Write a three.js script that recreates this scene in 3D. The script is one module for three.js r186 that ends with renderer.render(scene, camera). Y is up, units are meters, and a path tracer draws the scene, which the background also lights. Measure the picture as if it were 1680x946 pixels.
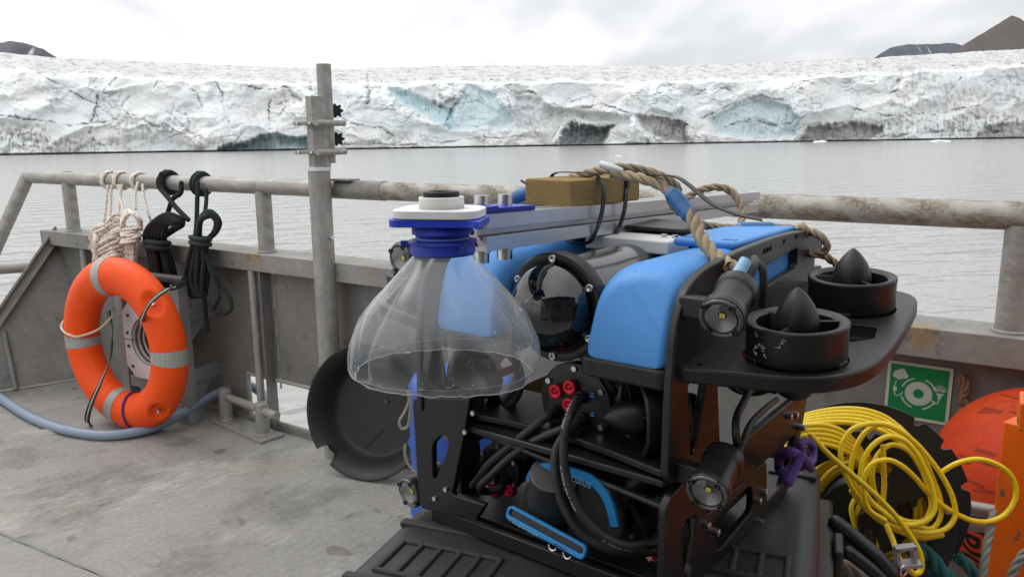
import * as THREE from 'three';
import { mergeGeometries, mergeVertices, toCreasedNormals } from 'three/addons/utils/BufferGeometryUtils.js';
import { RoundedBoxGeometry } from 'three/addons/geometries/RoundedBoxGeometry.js';
import { FontLoader } from 'three/addons/loaders/FontLoader.js';
import { TextGeometry } from 'three/addons/geometries/TextGeometry.js';

// ------------------------------------------------------------------ camera, sky, sun, exposure
const scene = new THREE.Scene();
const CAM_H = 1.21;                       // metres above the deck
const FOCAL = 1300, CX = 840, CY = 473;   // focal length in photograph pixels (1680 x 946)
const PITCH = Math.atan(251 / FOCAL), ROLL = THREE.MathUtils.degToRad(0.6);
const camera = new THREE.PerspectiveCamera(2 * Math.atan(473 / FOCAL) * 180 / Math.PI, 1680 / 946, 0.05, 20000);
camera.rotation.order = 'YXZ';
camera.position.set(0, CAM_H, 0);
camera.rotation.set(-PITCH, 0, -ROLL);
camera.updateMatrixWorld(true);

const renderer = new THREE.WebGLRenderer({ antialias: true });
renderer.toneMapping = THREE.LinearToneMapping;
renderer.toneMappingExposure = 1.0;
renderer.shadowMap.enabled = true;

// fast 2-D gradient noise; the third argument picks an independent layer, the fourth an optional period
const PERM = new Uint8Array(512), GX = new Float32Array(256), GY = new Float32Array(256);
{ let s = 12345; const r = () => (s = (Math.imul(s, 1664525) + 1013904223) >>> 0) / 4294967296; const p = Array.from({ length: 256 }, (_, i) => i); for (let i = 255; i > 0; i--) { const j = Math.floor(r() * (i + 1)); [p[i], p[j]] = [p[j], p[i]]; } for (let i = 0; i < 512; i++) PERM[i] = p[i & 255]; for (let i = 0; i < 256; i++) { const a = i / 256 * 2 * Math.PI; GX[i] = Math.cos(a); GY[i] = Math.sin(a); } }
function N2(x, y, z, per) {
  const sd = (Math.floor(z * 37.3) & 255), fx = Math.floor(x), fy = Math.floor(y); x -= fx; y -= fy;
  let x0 = fx, x1 = fx + 1, y0 = fy, y1 = fy + 1; if (per) { x0 %= per; x1 %= per; y0 %= per; y1 %= per; }
  const a = PERM[(x0 + sd) & 255], b = PERM[(x1 + sd) & 255], sd2 = sd >> 2;
  const g00 = PERM[(a + y0 + sd2) & 255], g01 = PERM[(a + y1 + sd2) & 255], g10 = PERM[(b + y0 + sd2) & 255], g11 = PERM[(b + y1 + sd2) & 255];
  const u = x * x * x * (x * (x * 6 - 15) + 10), v = y * y * y * (y * (y * 6 - 15) + 10), xm = x - 1, ym = y - 1;
  const n0 = GX[g00] * x + GY[g00] * y, n1 = GX[g10] * xm + GY[g10] * y, n2 = GX[g01] * x + GY[g01] * ym, n3 = GX[g11] * xm + GY[g11] * ym;
  const p = n0 + u * (n1 - n0), q = n2 + u * (n3 - n2); return 1.35 * (p + v * (q - p));
}
const N3 = (x, y, z = 0) => N2(x, y, z, 0);
function fbm(x, y, z, oct = 4, gain = 0.5) { let a = 1, s = 0, t = 0; for (let i = 0; i < oct; i++) { s += a * N2(x, y, z + i * 7.31, 0); t += a; a *= gain; x *= 2.03; y *= 2.03; } return s / t; }
function rng(seed) { let s = seed >>> 0; return () => { s = (s + 0x6D2B79F5) | 0; let t = Math.imul(s ^ (s >>> 15), 1 | s); t = (t + Math.imul(t ^ (t >>> 7), 61 | t)) ^ t; return ((t ^ (t >>> 14)) >>> 0) / 4294967296; }; }
const clamp = (x, a = 0, b = 1) => Math.min(b, Math.max(a, x));
const lerp = (a, b, t) => a + (b - a) * t;
const sstep = (a, b, x) => { const t = clamp((x - a) / (b - a)); return t * t * (3 - 2 * t); };

{ // overcast sky: an even white cloud sheet, a little brighter higher up, faint blue-grey cloud bellies
  const w = 1024, h = 512, d = new Float32Array(w * h * 4);
  for (let j = 0; j < h; j++) for (let i = 0; i < w; i++) {
    const el = ((j + 0.5) / h - 0.5) * Math.PI, az = ((i + 0.5) / w - 0.5) * 2 * Math.PI;
    const ce = Math.cos(el), x = ce * Math.cos(az), y = Math.sin(el), z = ce * Math.sin(az);
    const up = Math.max(y, 0);
    let L = 0.94 + 0.62 * Math.pow(up, 0.6);
    const k = 1 / (up + 0.14);
    const n = fbm(x * k * 0.9 + 3.1, z * k * 0.45 + 1.7, 0.4, 4, 0.5), m = fbm(x * k * 2.6, z * k * 0.8, 4.4, 4, 0.55);
    const dark = sstep(-0.30, 0.36, 0.8 * n + 0.35 * m + 0.42 * x + 0.26 * Math.abs(x + 0.1));
    L *= 1.10 - 0.37 * dark;
    const o = (j * w + i) * 4;
    d[o] = L * (1 - 0.045 * dark); d[o + 1] = L * (1 - 0.02 * dark); d[o + 2] = L * (1 + 0.02 * dark); d[o + 3] = 1;
  }
  const sky = new THREE.DataTexture(d, w, h, THREE.RGBAFormat, THREE.FloatType);
  sky.mapping = THREE.EquirectangularReflectionMapping; sky.magFilter = THREE.LinearFilter; sky.minFilter = THREE.LinearFilter; sky.wrapS = THREE.RepeatWrapping; sky.needsUpdate = true;
  scene.background = sky; scene.environment = sky;
}
const sun = new THREE.DirectionalLight(new THREE.Color(1.0, 0.975, 0.94), 1.0);
sun.position.set(-40, 60, -25); sun.target.position.set(0, 0, -2);
sun.castShadow = true; sun.shadow.radius = 40; sun.shadow.mapSize.set(2048, 2048);
Object.assign(sun.shadow.camera, { left: -6, right: 6, top: 6, bottom: -6, near: 1, far: 200 });
scene.add(sun, sun.target);

// ------------------------------------------------------------------ helpers
const V = (x, y, z) => new THREE.Vector3(x, y, z);
const EYE = V(0, CAM_H, 0);
function ray(px, py) { return V((px - CX) / FOCAL, -(py - CY) / FOCAL, -1).applyQuaternion(camera.quaternion); }
function atY(px, py, Y) { const r = ray(px, py); return EYE.clone().addScaledVector(r, (Y - CAM_H) / r.y); }
function atD(px, py, D) { const r = ray(px, py); return EYE.clone().addScaledVector(r, D / -r.z); }
function onPl(px, py, p, n) { const r = ray(px, py); return EYE.clone().addScaledVector(r, p.clone().sub(EYE).dot(n) / r.dot(n)); }

const names = {};
const numbered = n => { const k = (names[n] = (names[n] ?? -1) + 1); return k ? `${n}_${String(k).padStart(3, '0')}` : n; };
function tag(o, label, category, group) { o.userData.label = label; o.userData.category = category; if (group) o.userData.group = group; return o; }
function thing(name, label, category, pos = V(0, 0, 0), turn = 0, group) {
  const o = new THREE.Group(); o.name = numbered(name); o.position.copy(pos); o.rotation.y = turn; scene.add(o);
  return tag(o, label, category, group);
}
function geo(g) { const a = Array.isArray(g) ? g : [g]; if (a.length === 1) return a[0];
  const b = a.map(x => { let y = x.index ? x.toNonIndexed() : x.clone(); for (const k of Object.keys(y.attributes)) if (!['position', 'normal', 'uv'].includes(k)) y.deleteAttribute(k); if (!y.attributes.uv) y.setAttribute('uv', new THREE.BufferAttribute(new Float32Array(y.attributes.position.count * 2), 2)); return y; });
  return mergeGeometries(b); }
function obj(name, g, mat, parent = scene) {
  const m = new THREE.Mesh(geo(g), mat); m.name = parent === scene ? numbered(name) : name; m.castShadow = m.receiveShadow = true; parent.add(m); return m;
}
function struct(name, g, mat, label) { const m = obj(name, g, mat); m.userData.kind = 'structure'; return m; }

const T = (g, x = 0, y = 0, z = 0) => g.translate(x, y, z);
function box(w, h, d, x = 0, y = 0, z = 0, r = 0) { const g = r > 0 ? new RoundedBoxGeometry(w, h, d, 2, Math.min(r, w / 2.01, h / 2.01, d / 2.01)) : new THREE.BoxGeometry(w, h, d); return g.translate(x, y, z); }
function align(g, a, b) { // geometry built along +y from 0 -> placed from a towards b
  const d = b.clone().sub(a), q = new THREE.Quaternion().setFromUnitVectors(V(0, 1, 0), d.clone().normalize());
  return g.applyQuaternion(q).translate(a.x, a.y, a.z);
}
function cyl(a, b, r1, r2 = r1, seg = 20, open = false) { const L = a.distanceTo(b); return align(new THREE.CylinderGeometry(r2, r1, L, seg, 1, open).translate(0, L / 2, 0), a, b); }
function lathe(pts, seg = 32, a, b) { const g = new THREE.LatheGeometry(pts.map(p => new THREE.Vector2(p[0], p[1])), seg); return a ? align(g, a, b) : g; }
function tube(pts, r, { n, rad = 8, closed = false, tension = 0.5 } = {}) {
  const c = new THREE.CatmullRomCurve3(pts, closed, 'centripetal', tension);
  const g = new THREE.TubeGeometry(c, n ?? Math.max(12, pts.length * 8), r, rad, closed);
  if (closed) return g;
  const caps = [0, 1].map(t => { const p = c.getPointAt(t), s = new THREE.SphereGeometry(r * 0.995, rad, 5); return s.translate(p.x, p.y, p.z); });
  return geo([g, ...caps]);
}
function rope(pts, R, { strands = 3, pitch = 7, rad = 6, closed = false, step = 0.9 } = {}) { // laid rope: strands twisted round a centre line
  const c = new THREE.CatmullRomCurve3(pts, closed, 'centripetal'), L = c.getLength(), n = Math.max(8, Math.ceil(L / (R * step)));
  const fr = c.computeFrenetFrames(n, closed), out = [];
  const rs = strands === 3 ? R * 0.52 : R * 0.45, ro = R - rs;
  for (let s = 0; s < strands; s++) {
    const pos = [], idx = [], uv = [];
    for (let i = 0; i <= n; i++) {
      const t = i / n, p = c.getPointAt(t), al = s / strands * 2 * Math.PI + t * L / (R * pitch) * 2 * Math.PI;
      const Nn = fr.normals[i], B = fr.binormals[i];
      const ox = Math.cos(al), oy = Math.sin(al);
      const q = p.clone().addScaledVector(Nn, ox * ro).addScaledVector(B, oy * ro);
      for (let k = 0; k <= rad; k++) { const b = k / rad * 2 * Math.PI; const w = q.clone().addScaledVector(Nn, Math.cos(b) * rs).addScaledVector(B, Math.sin(b) * rs); pos.push(w.x, w.y, w.z); uv.push(t * L, k / rad); }
    }
    for (let i = 0; i < n; i++) for (let k = 0; k < rad; k++) { const a = i * (rad + 1) + k, b = a + rad + 1; idx.push(a, b, a + 1, b, b + 1, a + 1); }
    const g = new THREE.BufferGeometry(); g.setAttribute('position', new THREE.Float32BufferAttribute(pos, 3)); g.setAttribute('uv', new THREE.Float32BufferAttribute(uv, 2)); g.setIndex(idx); g.computeVertexNormals(); out.push(g);
  }
  return geo(out);
}
function shapeOf(pts, r = 0) { // polygon with rounded corners (r: number or per-point third entry)
  const s = new THREE.Shape(), n = pts.length;
  for (let i = 0; i < n; i++) {
    const p0 = pts[(i + n - 1) % n], p = pts[i], p1 = pts[(i + 1) % n], rr = p[2] ?? r;
    const a = new THREE.Vector2(p0[0] - p[0], p0[1] - p[1]), b = new THREE.Vector2(p1[0] - p[0], p1[1] - p[1]);
    const ra = Math.min(rr, a.length() * 0.48), rb = Math.min(rr, b.length() * 0.48); a.setLength(ra); b.setLength(rb);
    if (i === 0) s.moveTo(p[0] + a.x, p[1] + a.y); else s.lineTo(p[0] + a.x, p[1] + a.y);
    if (rr > 0) s.quadraticCurveTo(p[0], p[1], p[0] + b.x, p[1] + b.y);
  }
  s.closePath(); return s;
}
const circ = (x, y, r) => { const s = new THREE.Path(); s.absarc(x, y, r, 0, Math.PI * 2, true); return s; };
function extr(shape, depth, bevel = 0, seg = 2) { // extruded along +z, centred on z = 0
  const g = new THREE.ExtrudeGeometry(shape, { depth: depth - 2 * bevel, bevelEnabled: bevel > 0, bevelThickness: bevel, bevelSize: bevel, bevelOffset: -bevel, bevelSegments: seg, curveSegments: 14 });
  return g.translate(0, 0, -(depth - 2 * bevel) / 2);
}
// ------------------------------------------------------------------ textures and materials
function tex(w, h, fn, srgb = true, rx = 1, ry = 1) { // fn(u, v, i, j) -> [r,g,b] in 0..1 (sRGB values for colour maps)
  const d = new Uint8Array(w * h * 4);
  for (let j = 0; j < h; j++) for (let i = 0; i < w; i++) { const c = fn(i / w, j / h, i, j), o = (j * w + i) * 4; d[o] = clamp(c[0]) * 255; d[o + 1] = clamp(c[1]) * 255; d[o + 2] = clamp(c[2]) * 255; d[o + 3] = 255; }
  const t = new THREE.DataTexture(d, w, h); t.wrapS = t.wrapT = THREE.RepeatWrapping; t.magFilter = THREE.LinearFilter; t.minFilter = THREE.LinearMipmapLinearFilter; t.generateMipmaps = true; t.repeat.set(rx, ry);
  if (srgb) t.colorSpace = THREE.SRGBColorSpace; t.needsUpdate = true; return t;
}
function pfbm(u, v, f, z, oct, gain = 0.5) { let s = 0, a = 1, t = 0; for (let o = 0; o < oct; o++) { s += a * N2(u * f, v * f, z + o * 3.7, f); t += a; a *= gain; f *= 2; } return s / t; } // periodic on the unit square
const mat = (color, rough = 0.6, metal = 0, extra = {}) => new THREE.MeshPhysicalMaterial({ color: new THREE.Color().setRGB(...color), roughness: rough, metalness: metal, ...extra });
// ------------------------------------------------------------------ water, glacier, mountains
const WATER_Y = -1.35;
{
  const S = 512, H = new Float32Array(S * S), r = rng(11), waves = [];
  for (let i = 0; i < 64; i++) { // periodic wavelets; wind mostly along one direction
    const k = Math.pow(2, 1.8 + r() * 4.6), a = 1.15 + (r() - 0.5) * 1.5 ;
    const kx = Math.round(Math.cos(a) * k), ky = Math.round(Math.sin(a) * k); const kk = Math.hypot(kx, ky) || 1;
    waves.push([kx, ky, r() * 6.28, Math.pow(kk, -1.05)]);
  }
  for (const [kx, ky, ph, am] of waves) {
    const cx = new Float32Array(S), sx = new Float32Array(S), cy = new Float32Array(S), sy = new Float32Array(S);
    for (let i = 0; i < S; i++) { const t = i / S * 2 * Math.PI; cx[i] = Math.cos(kx * t + ph); sx[i] = Math.sin(kx * t + ph); cy[i] = Math.cos(ky * t); sy[i] = Math.sin(ky * t); }
    for (let j = 0; j < S; j++) for (let i = 0; i < S; i++) H[j * S + i] += am * (sx[i] * cy[j] + cx[i] * sy[j]);
  }
  let lo = 1e9, hi = -1e9; for (const h of H) { lo = Math.min(lo, h); hi = Math.max(hi, h); }
  const bump = tex(S, S, (u, v, i, j) => { const h = (H[j * S + i] - lo) / (hi - lo); return [h, h, h]; }, false);
  const g = new THREE.PlaneGeometry(9000, 9000, 1, 1).rotateX(-Math.PI / 2);
  const p = g.attributes.position, uv = g.attributes.uv;
  for (let i = 0; i < p.count; i++) uv.setXY(i, p.getX(i) / 7, p.getZ(i) / 7);
  g.translate(0, WATER_Y, -3000);
  struct('water', g, mat([0.33, 0.325, 0.315], 0.15, 0, { bumpMap: bump, bumpScale: 0.07, ior: 1.33 }));
}

// glacier front: a straight calving line across the fjord, cliff of 15-30 m, crevassed top falling back behind it
{
  const WL = x => 254 - 27.5 * x / 1680;
  const B0 = atY(0, WL(0), WATER_Y), B1 = atY(1680, WL(1680), WATER_Y);
  const along = B1.clone().sub(B0).normalize(), nrm = V(-along.z, 0, along.x); if (nrm.dot(EYE.clone().sub(B0)) < 0) nrm.negate();
  const skyPts = [[-400, 74], [0, 86], [90, 95], [250, 100], [400, 108], [520, 112], [560, 112], [800, 107], [1000, 107.5], [1120, 108], [1250, 103], [1430, 95], [1560, 87], [1680, 80], [2100, 62]];
  const pw = (P, x) => { if (x <= P[0][0]) return P[0][1]; for (let i = 1; i < P.length; i++) if (x <= P[i][0]) { const t = (x - P[i - 1][0]) / (P[i][0] - P[i - 1][0]); return lerp(P[i - 1][1], P[i][1], t); } return P[P.length - 1][1]; };
  const hash = (i, j, k) => { let h = Math.imul(i, 374761393) ^ Math.imul(j, 668265263) ^ Math.imul(k, 1274126177); h = Math.imul(h ^ (h >>> 13), 1274126177); return ((h ^ (h >>> 16)) >>> 0) / 4294967296; };
  function cells(x, y, s, seed) { // nearest cell centre: [edge distance, facet height, id]
    const gx = x / s, gy = y / s, ix = Math.floor(gx), iy = Math.floor(gy); let d1 = 9, d2 = 9, bi = 0, bj = 0, bx = 0, by = 0;
    for (let j = iy - 1; j <= iy + 1; j++) for (let i = ix - 1; i <= ix + 1; i++) { const qx = i + hash(i, j, seed), qy = j + hash(i, j, seed + 1), d = Math.hypot(gx - qx, gy - qy); if (d < d1) { d2 = d1; d1 = d; bi = i; bj = j; bx = gx - qx; by = gy - qy; } else if (d < d2) d2 = d; }
    const tx = hash(bi, bj, seed + 2) - 0.5, ty = hash(bi, bj, seed + 3) - 0.5, o = hash(bi, bj, seed + 4);
    return [d2 - d1, (tx * bx + ty * by) * 1.6 + (o - 0.5) * 0.9, o];
  }
  const segD = (x, y, P) => { let b = 1e9; for (let i = 1; i < P.length; i++) { const [x0, y0] = P[i - 1], [x1, y1] = P[i]; const dx = x1 - x0, dy = y1 - y0, t = clamp(((x - x0) * dx + (y - y0) * dy) / (dx * dx + dy * dy)); b = Math.min(b, Math.hypot(x - x0 - t * dx, y - y0 - t * dy)); } return b; };
  const inside = (x, y, P) => { let c = false; for (let i = 0, j = P.length - 1; i < P.length; j = i++) if ((P[i][1] > y) !== (P[j][1] > y) && x < (P[j][0] - P[i][0]) * (y - P[i][1]) / (P[j][1] - P[i][1]) + P[i][0]) c = !c; return c; };
  const sd = (x, y, P) => { const d = segD(x, y, [...P, P[0]]); return inside(x, y, P) ? d : -d; };
  // scars and caves seen on the front: outline, how far the ice has fallen out (m), ice colour, strength
  const patches = [
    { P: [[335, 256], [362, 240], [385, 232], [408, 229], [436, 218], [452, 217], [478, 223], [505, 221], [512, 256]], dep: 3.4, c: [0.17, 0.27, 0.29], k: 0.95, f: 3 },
    { P: [[632, 140], [676, 148], [716, 166], [746, 176], [742, 214], [720, 205], [682, 183], [655, 168], [640, 158]], dep: 1.6, c: [0.42, 0.66, 0.72], k: 0.85, f: 10 },
    { P: [[756, 148], [768, 134], [790, 146], [812, 153], [838, 186], [848, 200], [822, 214], [770, 214], [735, 211], [730, 185]], dep: 1.3, c: [0.50, 0.69, 0.74], k: 0.8, f: 12 },
    { P: [[562, 186], [600, 172], [655, 182], [700, 205], [735, 214], [720, 224], [640, 214], [580, 205]], dep: 0.6, c: [0.66, 0.76, 0.78], k: 0.5, f: 10 },
    { P: [[560, 120], [600, 124], [604, 165], [565, 175]], dep: -0.6, c: [0.66, 0.76, 0.78], k: 0.5, f: 8 },
    { P: [[840, 152], [880, 158], [905, 172], [950, 178], [1040, 188], [1030, 205], [935, 196], [905, 215], [850, 214], [845, 190]], dep: 1.8, c: [0.52, 0.55, 0.55], k: 0.6, f: 7 },
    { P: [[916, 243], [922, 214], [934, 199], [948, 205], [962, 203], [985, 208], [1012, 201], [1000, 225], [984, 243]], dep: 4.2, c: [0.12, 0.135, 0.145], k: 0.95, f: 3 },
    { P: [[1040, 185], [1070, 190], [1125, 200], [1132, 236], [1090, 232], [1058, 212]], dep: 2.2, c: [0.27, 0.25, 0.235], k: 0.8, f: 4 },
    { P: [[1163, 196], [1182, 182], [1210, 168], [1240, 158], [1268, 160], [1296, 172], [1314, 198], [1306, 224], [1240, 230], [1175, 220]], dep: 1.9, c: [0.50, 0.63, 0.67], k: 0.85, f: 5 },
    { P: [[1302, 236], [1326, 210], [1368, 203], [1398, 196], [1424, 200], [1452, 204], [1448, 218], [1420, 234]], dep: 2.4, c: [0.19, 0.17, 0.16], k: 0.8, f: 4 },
    { P: [[1590, 232], [1615, 206], [1690, 196], [1760, 205], [1760, 230]], dep: 1.4, c: [0.24, 0.22, 0.20], k: 0.75, f: 8 },
    { P: [[1062, 150], [1100, 141], [1116, 150], [1128, 178], [1100, 192], [1066, 182]], dep: -1.6, c: [0.70, 0.82, 0.85], k: 0.6, f: 5 },
    { P: [[1022, 240], [1030, 205], [1042, 190], [1056, 206], [1070, 222], [1080, 240]], dep: -2.0, c: [0.78, 0.83, 0.84], k: 0.6, f: 4 },
  ];
  const cracks = [ // dark dirty fractures: line, width px, strength
    [[[190, 126], [176, 142], [160, 150], [156, 178], [146, 200], [143, 216]], 1.5, 0.85], [[[62, 122], [100, 140], [152, 170], [200, 205]], 1.1, 0.5], [[[0, 190], [60, 196], [110, 206], [170, 200]], 1.4, 0.5],
    [[[300, 128], [318, 150], [330, 176]], 1.5, 0.4], [[[350, 128], [364, 155], [372, 190], [376, 225]], 1.6, 0.6], [[[305, 185], [312, 205]], 2.2, 0.6], [[[398, 143], [440, 147], [470, 144], [492, 150]], 1.6, 0.6], [[[470, 144], [488, 160], [505, 172]], 3.2, 0.6],
    [[[444, 162], [440, 190], [442, 212]], 1.3, 0.55], [[[510, 132], [512, 160]], 2.6, 0.6], [[[602, 120], [604, 150], [602, 168]], 2.2, 0.9], [[[560, 193], [575, 203], [620, 212], [650, 225]], 1.6, 0.65], [[[726, 158], [735, 165], [746, 160]], 4.5, 0.6], [[[690, 188], [715, 180], [745, 165]], 5, 0.35],
    [[[735, 214], [732, 196], [740, 178], [756, 160], [762, 150]], 1.1, 0.5], [[[832, 160], [836, 178], [848, 196]], 1.4, 0.35], [[[840, 150], [868, 150], [895, 168], [945, 176], [990, 171], [1040, 188]], 1.6, 0.6],
    [[[1060, 190], [1100, 197], [1130, 205]], 1.6, 0.75], [[[1155, 196], [1180, 180], [1215, 165], [1250, 157], [1285, 163], [1305, 180]], 2.0, 0.5], [[[1190, 208], [1230, 196], [1265, 203], [1300, 202]], 1.4, 0.6], [[[1410, 118], [1416, 106], [1440, 105], [1445, 112]], 2.4, 0.8], [[[1408, 120], [1420, 130], [1452, 140]], 1.6, 0.6],
    [[[1462, 130], [1460, 142], [1474, 130]], 2.6, 0.6], [[[1478, 112], [1500, 112]], 4, 0.7], [[[1425, 158], [1440, 150]], 2.5, 0.6], [[[1450, 158], [1470, 148]], 2.5, 0.7], [[[1515, 158], [1522, 140]], 1.8, 0.55], [[[1555, 152], [1572, 136], [1578, 130]], 2.2, 0.7], [[[1320, 135], [1340, 126]], 2.5, 0.5],
    [[[1320, 206], [1365, 204], [1395, 196], [1430, 198], [1456, 202]], 2.2, 0.8], [[[1140, 148], [1180, 145], [1200, 150]], 1.2, 0.5], [[[230, 200], [262, 206], [280, 222]], 2.0, 0.5], [[[150, 228], [165, 240], [190, 235]], 3, 0.5], [[[272, 200], [300, 215], [330, 240]], 1.4, -0.6],
    [[[560, 238], [690, 236], [800, 226], [900, 222]], 1.0, 0.3], [[[1440, 226], [1500, 220], [1560, 214], [1640, 216]], 2.2, 0.5], [[[1400, 180], [1470, 192], [1540, 186], [1610, 170]], 1.5, 0.45],
  ];
  const blots = [[40, 226, 60, 26, 0.75], [120, 236, 90, 16, 0.5], [250, 205, 34, 16, 0.5], [235, 222, 60, 24, 0.35], [165, 240, 60, 10, 0.5], [300, 178, 20, 12, 0.35], [320, 230, 20, 14, 0.4], [480, 160, 22, 18, 0.35], [720, 172, 34, 18, 0.5], [895, 205, 40, 26, 0.35], [1100, 215, 40, 20, 0.6], [1340, 176, 26, 10, 0.4], [1500, 128, 70, 22, 0.4], [1560, 160, 120, 30, 0.4], [1600, 205, 120, 24, 0.65], [1470, 205, 60, 22, 0.5], [1380, 214, 80, 18, 0.5], [1690, 150, 60, 40, 0.5], [1240, 205, 60, 16, 0.3], [-120, 215, 160, 30, 0.6], [1850, 170, 160, 60, 0.5]];
  for (const q of patches) { q.bx = [Math.min(...q.P.map(p => p[0])) - 22, Math.max(...q.P.map(p => p[0])) + 22, Math.min(...q.P.map(p => p[1])) - 22, Math.max(...q.P.map(p => p[1])) + 22]; }
  const crackBox = cracks.map(([P, w]) => [Math.min(...P.map(p => p[0])) - 12 - w * 5, Math.max(...P.map(p => p[0])) + 12 + w * 5, Math.min(...P.map(p => p[1])) - 12 - w * 5, Math.max(...P.map(p => p[1])) + 12 + w * 5]);
  const x0 = -300, x1 = 1980, nx = 1380, ny = 130, back = 3;
  const pos = [], col = [], idx = [];
  for (let j = 0; j <= ny + back; j++) for (let i = 0; i <= nx; i++) {
    const x = lerp(x0, x1, i / nx), wl = WL(x) + 2.5, sk = pw(skyPts, x) + 2.2 * fbm(x / 40, 3.3, 0, 4) ;
    const base = onPl(x, WL(x), B0, nrm);
    if (j > ny) { const top = pos.slice(((ny) * (nx + 1) + i) * 3, ((ny) * (nx + 1) + i) * 3 + 3), k = j - ny; pos.push(top[0] - nrm.x * 60 * k, top[1] - 3 * k, top[2] - nrm.z * 60 * k); col.push(0.78, 0.79, 0.80); continue; }
    const y = lerp(wl, sk, j / ny);
    const wx = x + 9 * fbm(x / 45, y / 45, 1.2, 3), wy = y + 7 * fbm(x / 38, y / 38, 8.2, 3);
    const crest = pw(skyPts, x) + 30 + 12 * fbm(x / 70, 9.1, 0, 3);
    const up = clamp((wl - y) / (wl - crest)), top = clamp((crest - y) / (crest - sk));
    // relief, metres towards the camera
    const rid = (X, Y, z, o) => 1 - 2.4 * Math.abs(fbm(X, Y, z, o, 0.45));
    const sx = wx + 0.45 * wy, sy = wy - 0.18 * wx; // fractures dip down to the right
    const calm = sstep(-0.25, 0.25, fbm(x / 90 + 7, y / 60, 51, 3)); // smooth fallen faces beside rough ones
    let d = 2.6 * fbm(x / 130, y / 100, 2, 3) + 2.0 * rid(sx / 150, sy / 80, 3.3, 3) - (0.35 + 0.75 * calm) * rid(sx / 60, wy / 52, 6.1, 2) + (0.10 + 0.40 * calm) * rid(wx / 20, sy / 16, 9.4, 2) + (0.10 + 0.28 * calm) * fbm(x / 9, y / 8, 5, 3, 0.6);
    const crk = sstep(0.035, 0.0, Math.abs(fbm(sx / 74, wy / 95, 15.1, 3))), crk2 = sstep(0.05, 0.0, Math.abs(fbm(wx / 30, sy / 26, 25.7, 3)));
    const n1 = fbm(x / 9, y / 7, 3, 4, 0.6), n2 = fbm(x / 30, y / 26, 4, 4), n3 = fbm(x / 4, y / 22, 7, 3), n4 = fbm(x / 3, y / 3, 9, 2);
    let c = [0.835, 0.84, 0.838].map((q, k) => q * (1 + 0.05 * n2 + 0.05 * n1));
    const bluish = sstep(0.0, 0.5, fbm(x / 80 + 4, y / 50, 11, 3) + 0.25) * 0.3; c = [lerp(c[0], 0.66, bluish), lerp(c[1], 0.77, bluish), lerp(c[2], 0.79, bluish)];
    let dirt = 0;
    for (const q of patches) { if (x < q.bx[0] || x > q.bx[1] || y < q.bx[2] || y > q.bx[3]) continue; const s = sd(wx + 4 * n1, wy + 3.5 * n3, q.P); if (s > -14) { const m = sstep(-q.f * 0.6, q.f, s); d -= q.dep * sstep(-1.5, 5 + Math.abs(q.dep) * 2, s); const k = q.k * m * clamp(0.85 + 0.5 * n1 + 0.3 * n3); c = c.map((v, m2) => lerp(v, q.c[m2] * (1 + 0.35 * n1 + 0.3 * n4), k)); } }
    for (let ci = 0; ci < cracks.length; ci++) { const bb = crackBox[ci]; if (x < bb[0] || x > bb[1] || y < bb[2] || y > bb[3]) continue; const [P, w, k] = cracks[ci]; const dd = segD(wx * 0.8 + x * 0.2 + 5 * n1, wy * 0.8 + y * 0.2 + 4 * n3, P); if (dd < w * 5) { const m = sstep(w * 1.5, w * 0.2, dd) * clamp(0.55 + 2.2 * n2 + 1.3 * n1); if (k > 0) { dirt = Math.max(dirt, k * m); d -= 0.8 * m; } else { c = c.map(v => lerp(v, 0.86, m)); d += 0.6 * m; } } }
    for (const [bx, by, rx, ry, k] of blots) { const q = ((x - bx) / rx) ** 2 + ((y - by) / ry) ** 2; if (q < 1.6) { const m = sstep(1.5, 0.0, q + 0.9 * n2); dirt = Math.max(dirt, Math.min(0.85, 1.25 * k) * m * sstep(-0.14, 0.28, n1 * 0.8 + n3 * 0.7 + n2 * 0.3)); } }
    // thin dirt lines in fractures everywhere, and melt dirt streaks low down and along the top
    const gate = sstep(0.0, 0.3, fbm(x / 75, y / 60, 21, 3) + 0.05);
    d -= 0.5 * gate * crk + 0.35 * gate * crk2;
    dirt = Math.max(dirt, 0.5 * gate * crk * clamp(0.5 + n1 * 2.5), 0.38 * gate * crk2 * clamp(0.3 + n2 * 3));
    const lam = fbm(sx / 50, (y - 0.42 * x) / 2.6, 33, 3); dirt = Math.max(dirt, 0.16 * sstep(0.1, 0.5, lam + 0.5 * n2));
    const low = sstep(60, 6, wl - y) * sstep(0.05, 0.35, fbm(x / 60, 2.2, 13, 3) + 0.1);
    dirt = Math.max(dirt, 0.55 * low * sstep(0.0, 0.35, n3 + 0.4 * n1));
    if (top > 0) { const st = fbm(x / 26, y / 2.4, 17, 4, 0.6), s2 = fbm(x / 9, y / 3, 19, 3); dirt = Math.max(dirt, 0.6 * sstep(-0.05, 0.42, st + 0.5 * s2) * sstep(0, 0.2, top)); d += 3.5 * s2 * sstep(0, 0.3, top); c = c.map(v => lerp(v, 0.58, sstep(0, 0.35, top))); }
    const grime = fbm(x / 55, y / 30, 41, 4, 0.55), fine = fbm(sx / 7, wy / 4, 43, 3, 0.6);
    dirt = Math.max(dirt, 0.20 * sstep(-0.05, 0.5, fine + 0.5 * n4 + 0.5 * grime), 0.42 * sstep(0.02, 0.4, grime + 0.35 * n3) * clamp(0.5 + 1.5 * fine));
    const dc = [0.16, 0.145, 0.13]; c = c.map((v, k) => lerp(v, dc[k], dirt));
    d -= 2.6 * sstep(4.5, 2.2, wl - y); // melt notch cut in at the water line
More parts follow.
